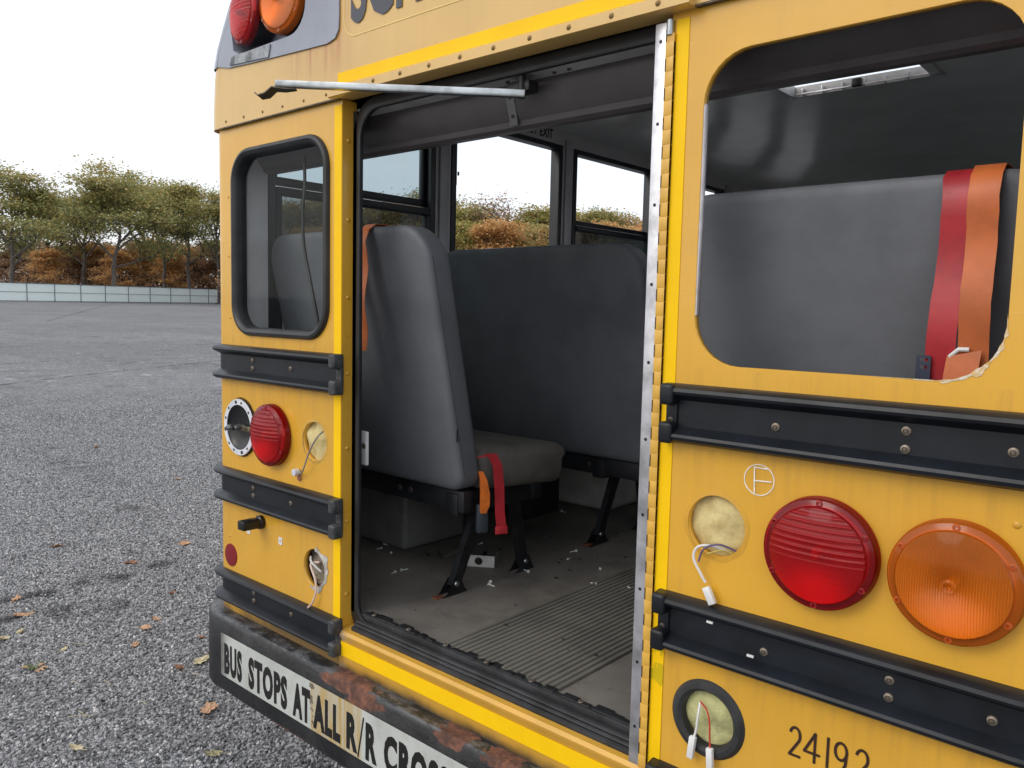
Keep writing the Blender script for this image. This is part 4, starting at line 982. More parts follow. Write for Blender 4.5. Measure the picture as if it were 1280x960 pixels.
# grey pillar covers
for s in (-1, 1):
    for (a, b2) in [(.05, .155)]+[(WY[i][1]+.018, WY[i+1][0]-.018) for i in range(5)]:
        b = BM(); b.box(min(s*1.088, s*1.099), max(s*1.088, s*1.099), a, b2, 1.45, 2.40, .004); part(b, 'pillar_cover', M_pillar if a > .1 else M_palewall)
tx = text('lettering', 'EMERGENCY EXIT', .058, M_ink, bus, Matrix.Identity(4), sx=.8, bold=.0006)
x0, x1 = textwidth(tx.data); tx.data.transform(Matrix(((0, 0, 1, -1.0985), (1, 0, 0, 1.625-x1), (0, 1, 0, 2.388), (0, 0, 0, 1))))
tx['label'] = 'black EMERGENCY EXIT lettering over the open side window'

# door check arm hanging out of the doorway
E0 = Vector((-.395, -.25, 2.104)); E1 = Vector((.100, .045, 2.066))
d = (E1-E0).normalized(); sd_ = Vector((d.y, -d.x, 0)).normalized(); upn = sd_.cross(d)
b = BM(); pf = [(-.008, -.0072), (.008, -.0072), (.0095, -.002), (.007, .0072), (-.007, .0072), (-.0095, -.002)]
A = [b.b.verts.new(E0+sd_*u+upn*w) for u, w in pf]; B = [b.b.verts.new(E1+sd_*u*1.05+upn*w*1.05) for u, w in pf]
for i in range(6): b.b.faces.new((A[i], A[(i+1) % 6], B[(i+1) % 6], B[i]))
b.b.faces.new(A[::-1]); b.b.faces.new(B); arm = part(b, 'door_check_arm', M_steel, ang=50)
b = BM(); P = [(-.464, -.262, 2.091), (-.445, -.262, 2.080), (-.425, -.256, 2.082), (-.405, -.25, 2.094), (-.380, -.24, 2.090), (-.355, -.225, 2.090)]
b.ribbon(P, [.014, .026, .030, .028, .022, .010], .003, (.5, -.85, .15)); b.build('arm_bracket', mat('dark_bracket_metal', (.10, .085, .06), .45, metal=.6, var=.3, vs=30), arm)
b = BM(); b.box(.04, .105, .050, .085, 2.075, 2.100, .004); b.tube([(.085, .05, 2.06), (.085, .05, 2.115)], .008, 10); b.build('arm_pivot', M_frame, arm)
for (x, y, z) in ((.02, .075, 2.111), (.15, .08, 2.111), (.19, .08, 2.111)):
    q = screw(arm, x, y, z, .005, M_screwdark); q.rotation_euler = (radians(90), 0, 0)

# ------------------------------------------------------------------ seats
def make_seat(wd, side, label, inset=.072):
    """origin on the floor under the aisle-side rear corner of the backrest; side=-1: seat stretches to -x"""
    root = empty('bus_seat', (0, 0, 0), label, 'bus seat', 'grey bus seats bolted to the floor')
    s = side
    # backrest
    H = .747; z0 = 1.088-.76
    b = BM(); o = rrect(-wd/2, wd/2, 0, H, (.055, .10, .10, .055), 8); n = len(o)
    secs = [(0.0, .028), (-.012, .012), (-.02, .003), (-.024, 0), (-.024, 0)]
    def layer(inset, y):
        oo = rrect(-wd/2+inset, wd/2-inset, inset, H-inset, (max(.055-inset, .012), max(.10-inset, .02), max(.10-inset, .02), max(.055-inset, .012)), 8)
        return [(x, y, z) for x, z in oo]
    TH = .088
    L = [layer(.16, -.003), layer(.06, -.002), layer(.026, -.0005), layer(.013, .002), layer(.005, .007), layer(.001, .014), layer(0, .022), layer(0, TH-.022), layer(.001, TH-.014), layer(.006, TH-.005), layer(.016, TH), layer(.04, TH+.003), layer(.10, TH+.008)]
    rg = []
    for ly in L:
        rg.append([b.b.verts.new((x, y+.150*(1-z/.68)+.0015*noise.noise(Vector((x*9, z*7, wd))), z)) for x, y, z in ly])
    for A, B in zip(rg, rg[1:]):
        for i in range(len(A)): b.b.faces.new((A[i], A[(i+1) % len(A)], B[(i+1) % len(A)], B[i]))
    b.b.faces.new(rg[0][::-1]); b.b.faces.new(rg[-1])
    bk = b.build('backrest', M_vinyl, root, ang=50, loc=(s*wd/2, 0, z0))
    # seam piping down the aisle side
    xe = wd/2*(-s)
    pts = [(xe*.999, .018+.150*(1-z/.68), z) for z in (.05, .2, .4, .6, .66)]
    BM().tube(pts, .0012, 6).build('piping', mat('dark_vinyl_piping', (.05, .052, .058), .5), bk)
    b = BM(); b.tube([(0, 0, -.018), (0, 0, .018)], .0022, 8); q = b.build('side_tag', M_ink, bk); q.location = (xe, .012+.150*(1-.17/.68), .17)
    # cushion
    b = BM(); b.box(-wd/2+.01, wd/2-.005, .235, .665, 1.075-.76, 1.205-.76, .045, 5)
    for v in b.b.verts:
        v.co.z += -.05*(v.co.y-.235)/.455*.6 + (.006*noise.noise(Vector((v.co.x*6, v.co.y*6, 1)))); 
        if v.co.z < .38: v.co.y -= .03*max(0, (v.co.y-.5)/.2)
    b.build('cushion', M_vinyl_dirty, root, ang=60, loc=(s*wd/2, 0, 0))
    # frame
    b = BM(); b.box(min(s*.02, s*(wd-.01)), max(s*.02, s*(wd-.01)), .175, .215, .262, .325, .004); b.box(min(s*.03, s*(wd-.01)), max(s*.03, s*(wd-.01)), .50, .54, .25, .31, .004)
    b.box(min(s*(inset-.03), s*(inset+.02)), max(s*(inset-.03), s*(inset+.02)), .17, .56, .25, .315, .004)
    fr = b.build('seat_frame', M_frame, root)
    for xx in (.25, .30, .5): screw(fr, s*xx, .175, .295, .009, M_screwdark, .005, 'bolt')
    # legs on the aisle side
    def leg(p0, p1, w0, w1, foot):
        p0, p1 = Vector(p0), Vector(p1); q = BM(); t = (p1-p0).normalized(); side_ = Vector((0, 1, 0)); nrm = Vector((1, 0, 0)); ac = t.cross(nrm).normalized()
        V = []
        for p, w in ((p0, w0), (p1, w1)):
            for u, d2 in ((-w, -.011), (w, -.011), (w, .011), (-w, .011)): V.append(q.b.verts.new(p+ac*u+nrm*d2))
        for i in range(4): q.b.faces.new((V[i], V[(i+1) % 4], V[4+(i+1) % 4], V[4+i]))
        q.b.faces.new(V[0:4][::-1]); q.b.faces.new(V[4:8])
        lg = q.build('leg', M_frame, root, smooth=False)
        q = BM(); y = p1.y; sg_ = foot
        q.poly([(p1.x+.0145, y-.065, .004), (p1.x+.0145, y+.050, .004), (p1.x+.0145, y+.035, .02), (p1.x+.0145, y+.012, .062), (p1.x+.0145, y-.010, .055), (p1.x+.0145, y-.04, .018)])
        q.poly([(p1.x-.0145, y-.065, .004), (p1.x-.0145, y+.050, .004), (p1.x-.0145, y+.035, .02), (p1.x-.0145, y+.012, .062), (p1.x-.0145, y-.010, .055), (p1.x-.0145, y-.04, .018)])
        q.box(p1.x-.018, p1.x+.018, y-.072, y+.050, .0005, .006, .001)
        q.build('foot_plate', M_frame, lg, smooth=False)
        bb = BM(); bb.lathe([(0, .005), (.007, .004), (.009, 0)], 14, M=Matrix.Rotation(radians(90), 4, 'Z')); bb.build('bolt', M_steel, lg, loc=(p1.x+.0145, y, .040))
        for zz in (.55, .47):
            pp = p0.lerp(p1, zz+.08); bb = BM(); bb.box(-.0005, .0006, -.005, .005, -.010, .010, 0, M=Matrix.Rotation(radians(-18), 4, 'X')); bb.build('slot', M_ink, lg, loc=(pp.x+.0112, pp.y, pp.z))
        return lg
    xl = s*inset
    l1 = leg((xl, .300, .262), (xl, .190, .03), .020, .017, -1)
    l2 = leg((xl, .45, .262), (xl, .505, .03), .019, .017, 1)
    bb = BM(); bb.box(xl-.017, xl+.010, .115, .150, .0062, .012, .002); bb.build('rusty_tab', M_rust, l1)
    return root, bk
def straps(root, side, xr, xo, wd, full=True, seed=0):
    """pair of shoulder belts hung over the backrest, red one and orange one (x measured from the aisle edge)"""
    out = []; H_ = .747
    for (x, m, dx, nm, w, lz, hump) in ((xr, M_redbelt, -.016 if side > 0 else .016, 'red_seat_belt', .045, .36, .0), (xo, M_orgbelt, 0, 'orange_seat_belt', .045, .40, .4)):
        pts = []; ws = []
        def yb(z): return .150*(1-z/.68)
        z0 = .328
        top = z0+H_
        pts.append((x, yb(.60)+.092+.006, z0+.60)); pts.append((x, yb(.71)+.088+.004, z0+.712)); o_ = .0045*(hump > 0); pts.append((x, yb(.76)+.070, top+.003+o_)); pts.append((x, yb(.76)+.045, top+.005+o_)); pts.append((x, yb(.76)+.018, top+.003+o_)); pts.append((x, yb(.755)-.002-o_, z0+.737)); 
        n = 14
        for i in range(1, n+1):
            z = .725-(.725-lz)*i/n; t = i/n
            pts.append((x+(dx*(t-.3) if hump == 0 else 0), yb(.755)-.006-.005*(hump > 0)-.006*(sin(t*11+1.2+seed+hump*.8)+.6), z0+z))
        ws = [w*(1-.05*abs(sin(i*1.3+hump))) for i in range(len(pts))]
        b = BM(); b.ribbon(pts, ws, .0016, (1, 0, 0)); o = b.build(nm, m, root, ang=60); out.append((o, pts[-1]))
    if full:
        o, p = out[0]
        b = BM(); 
        q = plate_mesh(rrect(-.011, .011, -.040, .014, .003, 3), [rrect(-.007, .007, .004, .010, .0015, 2), rrect(-.006, .006, -.008, -.002, .0015, 2)], -.0015, .0015); q.name = 'belt_tongue'
        tg = link('belt_tongue', q, o, mat('dark_blue_plastic', (.02, .03, .06), .4), loc=(-.030*1, 0, 0)); tg.location = (p[0]-.018, p[1]-.007, p[2]+.080)
        o2, p2 = out[1]
        b = BM(); b.tube([(p2[0]-.026, p2[1]+.0, p2[2]+.030), (p2[0]-.030, p2[1]-.004, p2[2]+.055), (p2[0]-.018, p2[1]-.005, p2[2]+.066), (p2[0]-.004, p2[1]-.004, p2[2]+.066)], .0038, 8); b.build('belt_guide', M_white, o2)
        b = BM(); b.ribbon([(p2[0]-.01, p2[1]-.006, p2[2]+.06), (p2[0]-.012, p2[1]-.012, p2[2]+.03), (p2[0]-.012, p2[1]-.012, p2[2]-.05)], .050, .0016, (1, 0, .25)); b.build('belt_lower_part', M_orgbelt, o2)
# left rear seat: aisle edge x=-.325, stretches to -x
sL, bk = make_seat(.765, -1, 'grey bench seat just inside the doorway, red and orange buckles hanging from its cushion')
sL.location = (-.322, .150, .751)
straps(sL, -1, -.290, -.233, .765, full=False)
# buckles hanging at its aisle side
b = BM(); b.ribbon([(.004, .212, .425), (.020, .245, .435), (.030, .262, .40), (.034, .268, .33), (.036, .270, .26), (.038, .278, .205)], .030, .0018, (.45, .88, 0)); rb_ = b.build('red_buckle_strap', M_redbelt, sL)
b = BM(); b.box(-.019, .019, -.003, .003, -.018, .006, .002, M=T((.038, .276, .212)) @ Matrix.Rotation(radians(60), 4, 'Z')); b.build('strap_end', M_redbelt, rb_)
b = BM(); b.ribbon([(.006, .216, .385), (.012, .222, .36), (.016, .226, .32), (.016, .226, .285), (.012, .224, .262)], [.012, .020, .027, .027, .016], .010, (.45, .88, 0)); b.build('orange_buckle_strap', M_orgbright, sL)
b = BM(); b.box(-.017, .017, -.010, .010, -.045, .040, .004, M=T((.0, .232, .245)) @ Matrix.Rotation(radians(60), 4, 'Z')); b.build('buckle', mat('slate_buckle_plastic', (.035, .045, .055), .4, var=.15), sL)
# right rear seat
sR, bkr = make_seat(.70, 1, 'grey seat back behind the large right rear window, red and orange straps over it')
sR.location = (.395, .150, .762)
straps(sR, 1, .539, .579, .70, full=True)
s2, bk2 = make_seat(.935, -1, 'second grey bench seat on the left, its broad dark back facing the doorway', .262)
s2.location = (-.138, .150+.745, .755)
for i in (2, 3):
    o = dup(s2, None, (-.138, .150+.745*i, .76)); o['label'] = {2: 'grey bench seat on the left, third from the rear doorway', 3: 'grey bench seat on the left, farthest forward of its row'}[i]
for i in (1, 2, 3):
    o = dup(sR, None, (.395, .150+.745*i, .76)); o['label'] = {1: 'grey bench seat on the right, just in front of the rear right seat', 2: 'grey bench seat on the right, third from the rear', 3: 'grey bench seat on the right, farthest forward of its row'}[i]

# ------------------------------------------------------------------ loose things on the bus floor
br = empty('metal_bracket', (-.505, .575, .7605), 'small white folded bracket with a round hole on the floor by the seat leg', 'bracket')
q = plate_mesh(rrect(-.045, .045, 0, .038, .002, 2), [circ(-.008, .019, .013, 18)], -.001, .001); q.name = 'drilled_face'; o = link('drilled_face', q, br, mat('white_enamelled_steel', (.62, .62, .58), .5, var=.1, vs=30)); 
b = BM(); b.box(-.045, .045, .0, .085, .0, .002, 0); b.box(.043, .045, .0, .085, 0, .030, 0); b.build('folded_tray', mat('olive_primer', (.26, .26, .19), .6, var=.15, vs=30), br, smooth=False)
b = BM(); b.box(-.004, .008, .010, .085, .0022, .030, .001); b.build('inner_tab', M_ink, br)
br.rotation_euler = (0, 0, radians(34))
b = BM(); P = [(0, 0, .0), (.02, .01, .022), (.045, .005, .004), (.07, .012, .026), (.095, .0, .002), (.125, .02, .02), (.15, .03, .035)]
b.ribbon(P, .016, .001, (0, 1, 0)); o = b.build('bent_metal_strip', mat('dull_dark_metal', (.16, .155, .14), .45, metal=.5, var=.3, vs=40), None); o.location = (-.735, .50, .764); o.rotation_euler = (0, 0, radians(22))
tag(o, 'thin zigzag strip of bent metal lying on the bus floor under the seat', 'metal strip')
me = None
for k, (px, py) in enumerate(((481, 681), (477, 686), (489, 692), (449, 706), (494, 716), (502, 714), (612, 732), (573+40, 729), (602, 680), (745, 731), (785, 735), (690+20, 700), (720, 690), (660, 716), (702, 640), (750, 712))):
    dv = fwd+RT*((px-640)/FPX)-UP*((py-480)/FPX); t = (.7615-CAM.z)/dv.z; p = CAM+dv*t
    if me is None:
        b = BM(); b.tube([(0, 0, .004), (.022, 0, .003)], [.0022, .0014], 8); b.tube([(-.002, 0, .0045), (0, 0, .0045)], .0048, 10); o = b.build('loose_screw', mat('bright_zinc_screw', (.85, .85, .82), .35, metal=.2, var=.05)); me = o.data
    else: o = link('loose_screw', me)
    o.location = (p.x, p.y, .7612); o.rotation_euler = (0, 0, random.uniform(0, 6.28)); s_ = random.uniform(.75, 1.15); o.scale = (s_, s_, s_)
    tag(o, 'tiny bright screw lying loose on the dusty bus floor', 'screw', 'loose screws scattered on the bus floor')
# dark crumbs on the aisle mat
b = BM()
for k in range(40):
    x = random.uniform(-.9, .3); y = random.uniform(.08, 1.3); q = random.uniform(.0015, .005)
    z = .7665 if -.148 < x < .22 else .760
    b.box(x-q, x+q, y-q*.7, y+q*.7, z, z+q*.7, 0)
o = b.build('floor_dirt', mat('dark_grit', (.03, .027, .022), .8), None, smooth=False); tag(o, 'dark grit and crumbs scattered over the bus floor', None, None, 'stuff')

# ------------------------------------------------------------------ fence
def fence():
    A = Vector(px_point(0, 75)); B = Vector(px_point(275, 100)); d = (B-A); L = d.length; d.normalize()
    h = 1.78; n_before, n_after = 9, 26; sp = 2.85
    root = empty('boundary_fence', (A.x, A.y, A.z), 'long pale screened fence with thin dark posts along the far lot edge', 'fence')
    P = [A+d*(sp*(i)) for i in range(-n_before, n_after)]
    for p in P: p.z = gz(p.x, p.y)
    cloth = bpy.data.materials.new('pale_screen_cloth'); cloth.use_nodes = True; nt = cloth.node_tree; bs = nt.nodes['Principled BSDF']; bs.inputs['Roughness'].default_value = .8
    c = mixc(nt, noisen(nt, .7, 4, .6), (.68, .77, .77), (.80, .87, .87)); nt.links.new(c, bs.inputs['Base Color'])
    tr_ = nt.nodes.new('ShaderNodeBsdfTranslucent'); tr_.inputs[0].default_value = (.6, .7, .7, 1); mx = nt.nodes.new('ShaderNodeMixShader'); mx.inputs[0].default_value = .35
    nt.links.new(bs.outputs[0], mx.inputs[1]); nt.links.new(tr_.outputs[0], mx.inputs[2]); nt.links.new(mx.outputs[0], nt.nodes['Material Output'].inputs[0])
    dark = mat('dark_fence_pipe', (.09, .11, .13), .5, var=.1)
    base = Vector((A.x, A.y, A.z)); nn = Vector((-d.y, d.x, 0))
    if nn.dot(CAM-A) < 0: nn = -nn
    for i in range(len(P)-1):
        p, q = P[i]-base, P[i+1]-base; v = []; N = 6
        for k in range(N+1):
            w = p.lerp(q, k/N); off = .03*sin(pi*k/N)*random.uniform(-1, 1); v += [tuple(w+nn*off+Vector((0, 0, .06))), tuple(w+nn*off*.6+Vector((0, 0, h-.02*sin(pi*k/N))))]
        me_ = bpy.data.meshes.new('screen_panel'); me_.from_pydata(v, [], [(2*k, 2*k+2, 2*k+3, 2*k+1) for k in range(N)]); link('screen_panel', me_, root, cloth, smooth=True)
    for p in P:
        q = p-base; b = BM(); b.tube([q+nn*.06-Vector((0, 0, .2)), q+nn*.06+Vector((0, 0, h+.03))], .036, 8); b.build('post', dark, root)
    for z, r in ((.10, .03), (.95, .022), (h, .035)):
        b = BM(); b.tube([p-base+nn*.05+Vector((0, 0, z)) for p in P], r, 6); b.build('rail', dark, root)
fence()

# ------------------------------------------------------------------ trees
def leaf_mat(name, cols, trans=.35):
    m = bpy.data.materials.new(name); m.use_nodes = True; nt = m.node_tree; b = nt.nodes['Principled BSDF']; b.inputs['Roughness'].default_value = .7
    at = nt.nodes.new('ShaderNodeAttribute'); at.attribute_name = 'tint'
    r = nt.nodes.new('ShaderNodeValToRGB'); r.color_ramp.elements[0].position = 0; r.color_ramp.elements[0].color = (*cols[0], 1); r.color_ramp.elements[1].position = 1; r.color_ramp.elements[1].color = (*cols[-1], 1)
    for k, c in enumerate(cols[1:-1]): e = r.color_ramp.elements.new((k+1)/(len(cols)-1)); e.color = (*c, 1)
    nt.links.new(at.outputs['Fac'], r.inputs[0]); nt.links.new(r.outputs[0], b.inputs['Base Color'])
    t = nt.nodes.new('ShaderNodeBsdfTranslucent'); nt.links.new(r.outputs[0], t.inputs[0]); mx = nt.nodes.new('ShaderNodeMixShader'); mx.inputs[0].default_value = trans
    nt.links.new(b.outputs[0], mx.inputs[1]); nt.links.new(t.outputs[0], mx.inputs[2]); nt.links.new(mx.outputs[0], nt.nodes['Material Output'].inputs[0]); MATS[name] = m; return m
L_oak = leaf_mat('oak_green_leaves', [(.16, .20, .085), (.25, .28, .11), (.42, .35, .12), (.56, .40, .15)])
L_ygreen = leaf_mat('yellow_green_leaves', [(.18, .22, .07), (.32, .31, .09), (.48, .34, .10)])
L_orange = leaf_mat('orange_leaves', [(.42, .23, .10), (.58, .33, .13), (.66, .43, .17)])
L_brown = leaf_mat('brown_leaves', [(.24, .15, .10), (.36, .22, .13), (.48, .28, .15)])
L_mix = leaf_mat('turning_leaves', [(.22, .28, .12), (.38, .36, .15), (.58, .38, .15), (.52, .30, .15)])
M_bark = mat('grey_bark', (.13, .11, .095), .85, var=.2, vs=5)
def tree_meshes(seed, H, Wd, leafsize, nleaf, bare, layers, low, twist=.35):
    """returns (trunk mesh, crown mesh) for a tree H tall and Wd wide; low = crown base as a fraction of H"""
    rnd = random.Random(seed); segs = []; tips = []
    def grow(p, d, L, r, lev):
        q = p; n = 3
        for i in range(n):
            d = (d+Vector((rnd.uniform(-1, 1), rnd.uniform(-1, 1), rnd.uniform(-.4, .7)))*twist*.35).normalized()
            q2 = q+d*L/n; segs.append((q, q2, r*(1-.22*i/n), r*(1-.22*(i+1)/n))); q = q2
            if lev >= 2 and rnd.random() < .6: tips.append((q.copy(), lev))
        if lev >= 4: tips.append((q, lev)); return
        k = 3 if lev < 2 else 2
        if lev == 3: k = 3
        for j in range(k):
            a = rnd.uniform(0, 2*pi); sp = rnd.uniform(.45, .95)
            nd = (d*cos(sp)+Vector((cos(a), sin(a), rnd.uniform(-.15, .5)))*sin(sp)).normalized()
            grow(q, nd, L*rnd.uniform(.58, .80), r*.60, lev+1)
    q = Vector((0, 0, -.3)); r0 = H*.017; n = 10; topz = H*.66; zb_ = []
    for i in range(n):
        q2 = Vector((q.x, q.y, -.3+(topz+.3)*(i+1)/n))+Vector((rnd.uniform(-1, 1), rnd.uniform(-1, 1), 0))*H*.012
        segs.append((q, q2, r0*(1.2-.085*i), r0*(1.2-.085*(i+1)))); q = q2
        if q.z > H*low:
            t_ = (q.z-H*low)/(topz-H*low)
            for j in range(1 if t_ < .5 else 2):
                a = rnd.uniform(0, 2*pi); sp = rnd.uniform(.75, 1.25)*(1-.45*t_)
                grow(q, Vector((cos(a)*sin(sp), sin(a)*sin(sp), cos(sp))), H*(.23-.07*t_)*rnd.uniform(.7, 1.25), r0*(.55-.2*t_), 1)
    grow(q, Vector((0, 0, 1)), H*.14, r0*.4, 2)
    # fit tips to the requested size
    mx = max(max(abs(t.x), abs(t.y)) for t, _ in tips); mz = max(t.z for t, _ in tips); zb = H*low
    def fit(p):
        w = (p.z-zb*.8)/(mz-zb*.8) if p.z > zb*.8 else 0; w = max(0, min(1, w*2))
        return Vector((p.x*(1+(Wd/2/mx-1)*w), p.y*(1+(Wd/2/mx-1)*w), p.z if p.z < zb*.8 else zb*.8+(p.z-zb*.8)*(H*.96-zb*.8)/(mz-zb*.8)))
    b = BM()
    for a, c, ra, rc in segs:
        if max(ra, rc) < H*.0014: continue
        b.tube([fit(a), fit(c)], [ra, rc], 5, caps=False)
    bmesh.ops.recalc_face_normals(b.b, faces=b.b.faces); tm = bpy.data.meshes.new('trunk'); b.b.to_mesh(tm); b.b.free(); tm.materials.append(M_bark)
    for p in tm.polygons: p.use_smooth = True
    v = []; f = []; tint = []
    ft = [fit(t) for t, l in tips if rnd.random() > bare]
    if low < .2:      # bushy trees carry leaves down to the ground
        for k in range(110):
            a = rnd.uniform(0, 2*pi); q_ = sqrt(rnd.random())*Wd*.5; ft.append(Vector((cos(a)*q_, sin(a)*q_, H*rnd.uniform(.0, .5))))
    else:
        for k in range(46):
            a = rnd.uniform(0, 2*pi); q_ = sqrt(rnd.random())*Wd*.44; ft.append(Vector((cos(a)*q_, sin(a)*q_, H*rnd.uniform(max(low+.1, .38), .84))))
    per = max(4, int(nleaf/len(ft)))
    for t in ft:
        cr_ = H*rnd.uniform(.030, .075); ct = rnd.random()
        hf_ = (t.z/H)
        for k in range(per):
            o = Vector((rnd.gauss(0, 1), rnd.gauss(0, 1), rnd.gauss(0, .36)))*cr_
            p = t+o; nrm = Vector((rnd.gauss(0, .7), rnd.gauss(0, .7), 1)).normalized(); u = nrm.orthogonal().normalized(); w = nrm.cross(u); ang = rnd.uniform(0, pi); u, w = u*cos(ang)+w*sin(ang), w*cos(ang)-u*sin(ang)
            ls = leafsize*rnd.uniform(.6, 1.3); i0 = len(v)
            v += [p-u*ls, p-w*ls*.6+u*ls*.1, p+u*ls, p+w*ls*.6-u*ls*.1]; f.append((i0, i0+1, i0+2, i0+3))
            tint.append(max(0, min(1, ct*.55+rnd.random()*.3+hf_*.25-.08)))
    cm = bpy.data.meshes.new('crown'); cm.from_pydata([tuple(x) for x in v], [], f)
    at = cm.attributes.new('tint', 'FLOAT', 'FACE'); at.data.foreach_set('value', tint)
    return tm, cm
PROTO = {}
def proto(key, seed, H, Wd, ls, nl, bare, low, lm):
    for s in range(4 if key in ('oak', 'tall') else 2):
        tm, cm = tree_meshes(seed+s*17, H, Wd, ls, nl, bare, 3, low); cm.materials.append(lm); PROTO[(key, s)] = (tm, cm, H)
proto('oak', 11, 15, 12.5, .15, 17500, .05, .24, L_oak)
proto('tall', 21, 15, 7.5, .15, 11500, .05, .26, L_oak)
proto('ygreen', 31, 12, 8, .14, 12000, .05, .14, L_ygreen)
proto('mix', 41, 12, 8, .14, 12000, .05, .14, L_mix)
proto('orange', 51, 9, 7.5, .14, 11000, .05, .10, L_orange)
proto('brown', 61, 8, 8, .13, 11000, .08, .08, L_brown)
proto('bare', 71, 13, 9, .12, 2800, .3, .25, L_brown)
def zat(px, py, Z):
    q = CAM+(fwd+RT*((px-640)/FPX)-UP*((py-480)/FPX))*Z; return q.z
tn = [0]
def tree(name, px, Z, top, kind, label, cat='tree', group='trees beyond the fence', wscale=1, seed=None):
    x, y, z = px_point(px, Z); hh = zat(px, top, Z)-z; tn[0] += 1; s = tn[0] % 2 if seed is None else seed
    tm, cm, H = PROTO[(kind, s)]; k = hh/H
    r = empty(name, (x, y, z), label, cat, group); r.rotation_euler = (0, 0, random.uniform(0, 6.28)); r.scale = (k*wscale, k*wscale, k)
    link('trunk', tm, r); link('crown', cm, r)
    return r
tree('oak_tree', 20, 86, 205, 'oak', 'big dark green spreading oak cut off by the left edge of the picture', group='large oaks behind the fence', wscale=1.1, seed=0)
tree('oak_tree', 147, 92, 204, 'oak', 'tallest spreading oak with a pale trunk, midway between picture edge and bus', group='large oaks behind the fence', wscale=1.05, seed=1)
tree('oak_tree', 208, 104, 226, 'tall', 'slim green tree right of the tallest oak, left of the bus', group='large oaks behind the fence', seed=0)
tree('oak_tree', 240, 102, 228, 'tall', 'slim green tree whose crown touches the left edge of the bus', group='large oaks behind the fence', seed=1)
tree('oak_tree', 272, 100, 236, 'tall', 'slim green tree half hidden behind the left rear corner of the bus', group='large oaks behind the fence', seed=2)
tree('oak_tree', 108, 108, 238, 'tall', 'slim green tree in the gap just left of the tallest oak', group='large oaks behind the fence', seed=3, wscale=1.2)
tree('oak_tree', 182, 112, 221, 'tall', 'olive tree crowded against the right side of the tallest oak', group='large oaks behind the fence', seed=0, wscale=1.25)
tree('oak_tree', 62, 112, 242, 'tall', 'smaller green tree behind the dark oak at the left edge', group='large oaks behind the fence', seed=1, wscale=1.3)
tree('oak_tree', -75, 88, 215, 'oak', 'green oak just beyond the left edge of the picture', group='large oaks behind the fence', seed=3)
low = [(-60, 296, 'brown'), (-20, 300, 'brown'), (18, 303, 'brown'), (48, 300, 'brown'), (78, 297, 'brown'), (100, 304, 'orange'), (124, 300, 'orange'), (140, 306, 'orange'), (163, 300, 'brown'), (182, 297, 'orange'), (205, 300, 'brown'), (228, 303, 'brown'), (250, 306, 'orange'), (272, 300, 'brown'), (300, 300, 'orange'),
       (60, 310, 'orange'), (92, 312, 'brown'), (150, 312, 'orange'), (175, 310, 'orange'), (214, 315, 'orange'), (240, 318, 'brown')]
LAB = {'brown': 'dull brown low tree in the thicket behind the pale fence', 'orange': 'orange low tree in the thicket behind the pale fence'}
for i, (px, tp, kd) in enumerate(low): tree('thicket_tree', px, 112+(i*7) % 13-(8 if i > 14 else 0), tp, kd, LAB[kd], group='%s thicket trees behind the pale fence' % kd, wscale=1.15)
LAB2 = {'ygreen': 'yellow green round tree in the wood seen through the bus windows', 'mix': 'tree with turning orange and green leaves in the wood seen through the bus windows', 'orange': 'orange tree in the wood seen through the bus windows', 'tall': 'dark green tree in the wood seen through the bus windows', 'bare': 'nearly bare brown tree rising above the wood seen through the bus windows', 'brown': 'brown tree in the wood seen through the bus windows'}
wood = [(330, 255, 'tall'), (370, 250, 'mix'), (410, 252, 'tall'), (440, 262, 'mix'), (475, 256, 'tall'), (510, 246, 'mix'), (540, 240, 'tall'), (566, 262, 'ygreen'), (585, 258, 'ygreen'), (625, 242, 'bare'), (648, 262, 'bare'), (672, 262, 'ygreen'), (697, 262, 'mix'), (722, 266, 'mix'), (750, 264, 'tall'), (775, 270, 'mix'), (802, 272, 'bare'), (835, 272, 'mix'), (870, 270, 'mix'), (905, 268, 'tall')]
for i, (px, tp, kd) in enumerate(wood): tree('wood_tree', px, 100+(i*5) % 11, tp-4, kd, LAB2[kd], group='%s trees in the far wood' % kd, wscale=1.3)
front = [(550, 288, 'mix'), (574, 276, 'ygreen'), (598, 282, 'ygreen'), (625, 272, 'orange'), (643, 290, 'mix'), (661, 274, 'tall'), (684, 280, 'mix'), (706, 278, 'orange'), (735, 276, 'orange'), (760, 278, 'mix'), (785, 280, 'orange'), (812, 282, 'orange'), (840, 285, 'mix'), (870, 282, 'orange'), (470, 285, 'mix'), (500, 280, 'orange'), (525, 282, 'tall'), (395, 280, 'orange'), (430, 284, 'mix'), (350, 282, 'brown'), (320, 290, 'orange')]
for i, (px, tp, kd) in enumerate(front): tree('wood_tree', px, 84+(i*3) % 8, tp, kd, LAB2[kd], group='%s trees in the far wood' % kd, wscale=1.05)

